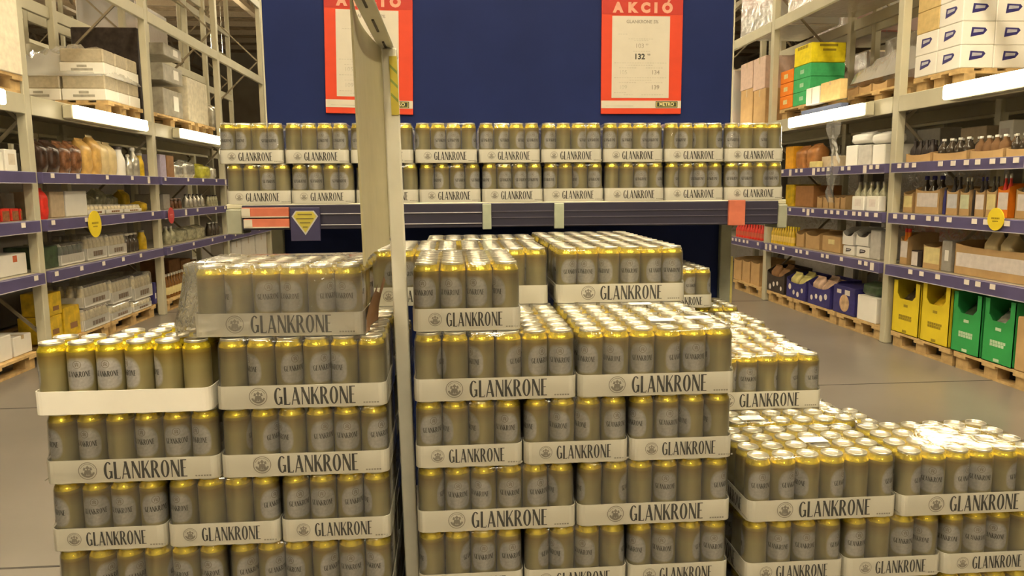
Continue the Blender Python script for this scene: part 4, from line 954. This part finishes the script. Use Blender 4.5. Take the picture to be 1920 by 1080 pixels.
for i, (a, b, m) in enumerate(((1586, 1608, M_WHITE), (1609, 1634, M_GREY), (1636, 1660, M_WHITE))): add('carton', 'R', 2, a, b, 273-i, ('white carton under a white bag, beside the film strip', 'pale grey carton between two white cartons under bags', 'white carton under a white bag, beside the upright')[i], 'carton', d=.3, m=m if i != 1 else mat('light_grey_board', (.50, .48, .44), .6), tape=False)
for i, (a, b) in enumerate(((1592, 1626), (1630, 1662))): 
    yc, w = slot('R', a, b, 268, .10); yc, w = clamp('R', yc, w); zt = ztop('R', a, b, 271, .10)
    t = goods('bag', 'limp white bag lying on the white cartons of the top shelf', 'bag', 'R', yc, zt+.012, .10, 'white bags on the top shelf'); bag(t, w, .24, .11, M_WHITE, seed=120+i)
add('carton', 'R', 1, 1473, 1489, 346, 'yellow glossy carton at the end of the middle shelf', 'carton', m=P_YEL, tape=False)
add('carton', 'R', 1, 1491, 1526, 348, 'large rust brown carton on the middle shelf', 'carton', dx=.12, m=mat('rust_board', (.36, .17, .06), .6), tape=False)
for i in range(5): add('open', 'R', 1, 1532+i*11, 1542+i*11, 366, 'narrow kraft sleeve carton in a tight row on the middle shelf', 'display carton', d=.25, group='narrow kraft sleeves on the middle shelf', low=.8)
row_bottles('R', 1, 1599, 1656, 341, 5, 'clear bottle standing behind white label cards', 'clear bottles on the middle shelf', dx=.12, mb_=P_CLEAR, mc=P_SILV)
for i, (a, b) in enumerate(((1597, 1620), (1624, 1648))): add('carton', 'R', 1, a, b, 368, ('white printed carton before the clear bottles by the kraft sleeves', 'white printed carton before the clear bottles by the upright')[i], 'carton', dx=.0, d=.08, m=M_WHITE, tape=False, sticker=(M_LABW, .25, .75, .3, .8))
row_bottles('R', 0, 1438, 1486, 424, 9, 'yellow juice bottle in a filmed row on the low shelf', 'yellow juice bottles on the low shelf', dx=.05, mb_=P_YEL, mc=M_YEL, ml=mat('juice_label', (.75, .55, .15), .5), rows=2)
for i, (a, b, py, lb) in enumerate(((1493, 1508, 430, 'kraft carton beside the juice bottles'), (1510, 1538, 432, 'kraft carton with a dark open top'), (1541, 1576, 443, 'kraft carton with a small white tag'))): add('open' if i < 2 else 'carton', 'R', 0, a, b, py, lb+' on the low shelf', 'display carton' if i < 2 else 'carton', d=.3, **({'low': .7} if i < 2 else {'tape': False, 'sticker': (M_LABY, .35, .7, .5, .8)}))
for i, (a, b) in enumerate(((1580, 1602), (1605, 1630))):
    w_ = ('beside the kraft carton', 'beside the grey carton')[i]
    add('carton', 'R', 0, a, b, 461+2*i, 'lower white logo carton '+w_, 'carton', d=.3, m=M_WHITE, tape=False, badge=M_DARK)
    zt = ztop('R', a, b, 461+2*i, .06)
    add('open', 'R', 0, a, b, 426+3*i, 'upper white open carton '+w_, 'display carton', zb=zt+.003, d=.3, m=M_WHITE, low=.5)
    yc, w = slot('R', a, b, 440, .1); t = goods('bag', 'dark pouch inside the upper white open carton '+w_, 'bag', 'R', yc, zt+.009, .12); bag(t, w*.8, .16, .12, M_DARK, seed=130+i)
add('carton', 'R', 0, 1632, 1652, 432, 'pale grey tall carton beside the upright on the low shelf', 'carton', m=mat('light_grey_board', (.50, .48, .44), .6), tape=False)
for a, b, py, lb in ((1436, 1484, 590, 'floor pallet under the dark open box'), (1486, 1563, 610, 'floor pallet under navy boxes of round goods'), (1566, 1648, 640, 'floor pallet under the picture box and white carton')):
    yc, w = slot('R', a, b, py, .02); pallet(XFR+.02+.42, yc, 0, PI/2, lb, L=w, Wd=.84)
def ball_box(pa, pb, py, label, m, ballm, n, seed):
    yc, w = slot('R', pa, pb, py+20, .03); w *= .95; h = ztop('R', pa, pb, py, .03)-.146
    t = goods('display_carton', label, 'display carton', 'R', yc, .1465, .03); open_carton(t, w, .36, h, m=m, low=.62)
    for i in range(4):
        g_ = goods('bag', 'round filled bag heaped in the '+label, 'bag', 'R', yc+(i % 2-.5)*w*.44, .152, .05+.16*(i//2), 'bags in the '+label); bag(g_, w*.42, .15, h*(.88+.08*(i % 2)), ballm, seed=seed+i)
    mb = MB(); rnd = random.Random(seed)
    for i in range(n): 
        x = -w*.42+w*.84*(i+.5)/n; r = .028+rnd.uniform(0, .012); z = h*.14+rnd.uniform(0, .1)
        mb.add([(x+r*math.cos(a*PI/5), -.0015, z+r*math.sin(a*PI/5)) for a in range(10)], [tuple(range(10))])
    part('print', mb, M_LABW, t)
ball_box(1438, 1472, 500, 'dark box at the far pallet end', M_DARK, M_BROWN, 4, 140)
ball_box(1474, 1512, 514, 'navy box of yellow and white bags', M_NAVY, mat('lemon_bag', (.58, .52, .20), .35, 0, .35, 9), 4, 150)
ball_box(1514, 1558, 522, 'navy box of pinkish bags', M_NAVY, mat('pinkish_bag', (.52, .36, .26), .35, 0, .5, 9), 4, 160)
t, yc, w, h = add('carton', 'R', 0, 1562, 1604, 537, 'navy carton with a picture of a round loaf', 'carton', zb=.146, dx=.03, d=.36, m=M_NAVY, tape=False)
mb = MB().add([(h*.33*math.cos(a*PI/8)+.02, -.0015, h*.40+h*.31*math.sin(a*PI/8)) for a in range(16)], [tuple(range(16))]); part('picture', mb, mat('loaf_print', (.50, .34, .20), .6, 0, .4, 12), t)
part('picture', MB().box(-w*.32, -w*.12, -.0015, 0, h*.72, h*.86).box(w*.05, w*.28, -.0015, 0, h*.70, h*.88), M_LABW, t)
add('carton', 'R', 0, 1607, 1644, 556, 'plain white carton on the pallet next to the upright', 'carton', zb=.146, dx=.03, d=.36, m=M_WHITE, tape=False)
yc, w = slot('R', 1607, 1644, 570, .05); t = goods('bag', 'dark wrapped bag lying on the plain white carton by the upright', 'bag', 'R', yc, ztop('R', 1607, 1644, 556, .03)+.003, .06); bag(t, w*.9, .26, .13, P_GREEN, seed=170)
# --- right rack, far bay
for i, (a, b) in enumerate(((1389, 1412), (1413, 1436))):
    add('carton', 'R', 3, a, b, 168, ('kraft carton on the far beam beside the blue board', 'kraft carton on the far beam beside the upright')[i], 'carton', zb=2.332, dx=.1, d=.5)
    zt = ztop('R', a, b, 168, .1); add('carton', 'R', 3, a, b, 118-10*i, ('pinkish carton stacked on kraft beside the blue board', 'pinkish carton stacked on kraft beside the upright')[i], 'carton', zb=zt+.003, dx=.1, d=.5, m=M_PINK)
row_bottles('R', 0, 1378, 1428, 420, 10, 'red bottle in the far row of the low shelf', 'red bottles on the far low shelf', dx=.05, mb_=M_PRED, mc=M_PRED, ml=mat('red_label', (.60, .12, .06), .5))
for i, (a, b) in enumerate(((1376, 1391), (1392, 1407), (1408, 1425))): add('open', 'R', 0, a, b, 482+3*i, 'tall kraft box with a notched front on the far floor pallet', 'display carton', zb=.146, dx=.05, d=.5, group='notched kraft boxes on the far pallet', low=.86)
yc, w = slot('R', 1374, 1426, 545, .02); pallet(XFR+.44, yc, 0, PI/2, 'far floor pallet under notched kraft boxes', L=w, Wd=.84)
# --- goods on the upper levels and in the racks behind
def block(x, y, z, w, d, h, m, label, cat='pallet load', rz=0):
    t = thing('wrapped_load', label, cat, (x, y, z), rz)
    nz_ = max(1, round(h/.35)); nx_ = max(1, round(w/.5))
    for i in range(nx_):
        for k in range(nz_): part('box', MB().bbox(-w/2+i*w/nx_+.004, -w/2+(i+1)*w/nx_-.004, -d/2, d/2, k*h/nz_+.002, (k+1)*h/nz_-.002, .008), m[(i*2+k*3) % len(m)], t)
    part('wrap', MB().bbox(-w/2-.01, w/2+.01, -d/2-.01, d/2+.01, .001, h+.008, .02), HAZY, t)
cw, cp, cr_, cb = M_WHITE, M_PINK, mat('faded_red', (.50, .10, .09), .6), M_BROWN
block(4.68, 7.55, 3.602, .9, 1.1, .85, [cw, cp, cr_], 'white and red wrapped load on the upper beams over the kraft trays')
block(4.68, 8.85, 3.602, .9, 1.1, .75, [cp, cw], 'pale pink wrapped load on the upper beams over the yellow carton')
block(4.68, 10.4, 3.602, .9, 1.1, .9, [cw, cr_], 'white and red wrapped load on the far upper beams')
block(4.68, 11.7, 2.333, .9, 1.0, .9, [cp, M_GREY], 'pinkish grey wrapped load on the far lower beams')
block(6.0, 7.5, 2.333, .9, 1.1, .9, [M_GREY, P_GREEN], 'dark green grey load in the rack behind the kraft trays')
block(6.0, 8.9, 2.333, .9, 1.1, 1.0, [cw, cp], 'pale load in the rack behind the yellow carton')
block(6.0, 10.4, 2.333, .9, 1.1, .95, [cp, cr_], 'pink and red load in the rack behind the orange cartons')
block(6.0, 7.6, 3.602, .9, 1.2, .9, [cp, cw], 'pale load on the upper level of the rear bins rack')
block(6.0, 10.8, 3.602, .9, 1.2, .9, [cr_, cw], 'red and white load on the upper level of the rear bins rack')
block(-5.4, 8.2, 2.333, .9, 1.3, .95, [cb, M_DARK], 'dark brown load in the rack behind the filmed can trays')
block(-5.4, 10.8, 2.333, .9, 1.2, .9, [M_GREY, cb], 'grey brown load in the rack behind the grey bales')
block(-5.4, 8.1, 3.602, .9, 1.2, .8, [M_GREY, cb], 'grey brown load on the upper level of the rear drinks rack')
block(-5.4, 13.4, 3.602, .9, 1.3, .9, [cb, M_PINK], 'brown pink load on the upper level of the rear drinks rack')
block(-5.4, 13.4, 2.333, .9, 1.2, .8, [cb, M_GREY], 'brown load in the rack behind the far end')
block(-10.2, 10.7, 2.333, .9, 1.2, 1.0, [cb, M_GREY], 'brown load on the distant rack, first bay')
block(-10.2, 13.5, 3.602, .9, 1.2, 1.0, [M_GREY, cb], 'grey load on the upper level of the distant rack')
block(-10.2, 16.2, 2.333, .9, 1.2, 1.0, [cb, M_PINK], 'brown and pink load on the distant rack')
for i, (yl, yr) in enumerate(((5.36, 5.4), (8.03, 8.2), (10.73, 11.0), (13.48, 13.8))):  # dark loads added to block light behind the shelf gaps
    block(-5.4, yl, .004, .9, 2.2, 1.95, [cb, M_DARK], f'tall dark load added to block light on the floor of the rear drinks rack, bay {ORD[i+1]} along')
    block(6.0, yr, .004, .9, 2.2, 1.95, [cb, M_DARK], f'tall dark load added to block light on the floor of the rear bins rack, bay {ORD[i+1]} along')
for o in bpy.data.objects:                                            # fine printed marks, too small to pick apart
    if o.name.split('.')[0] == 'print': o['kind'] = 'stuff'
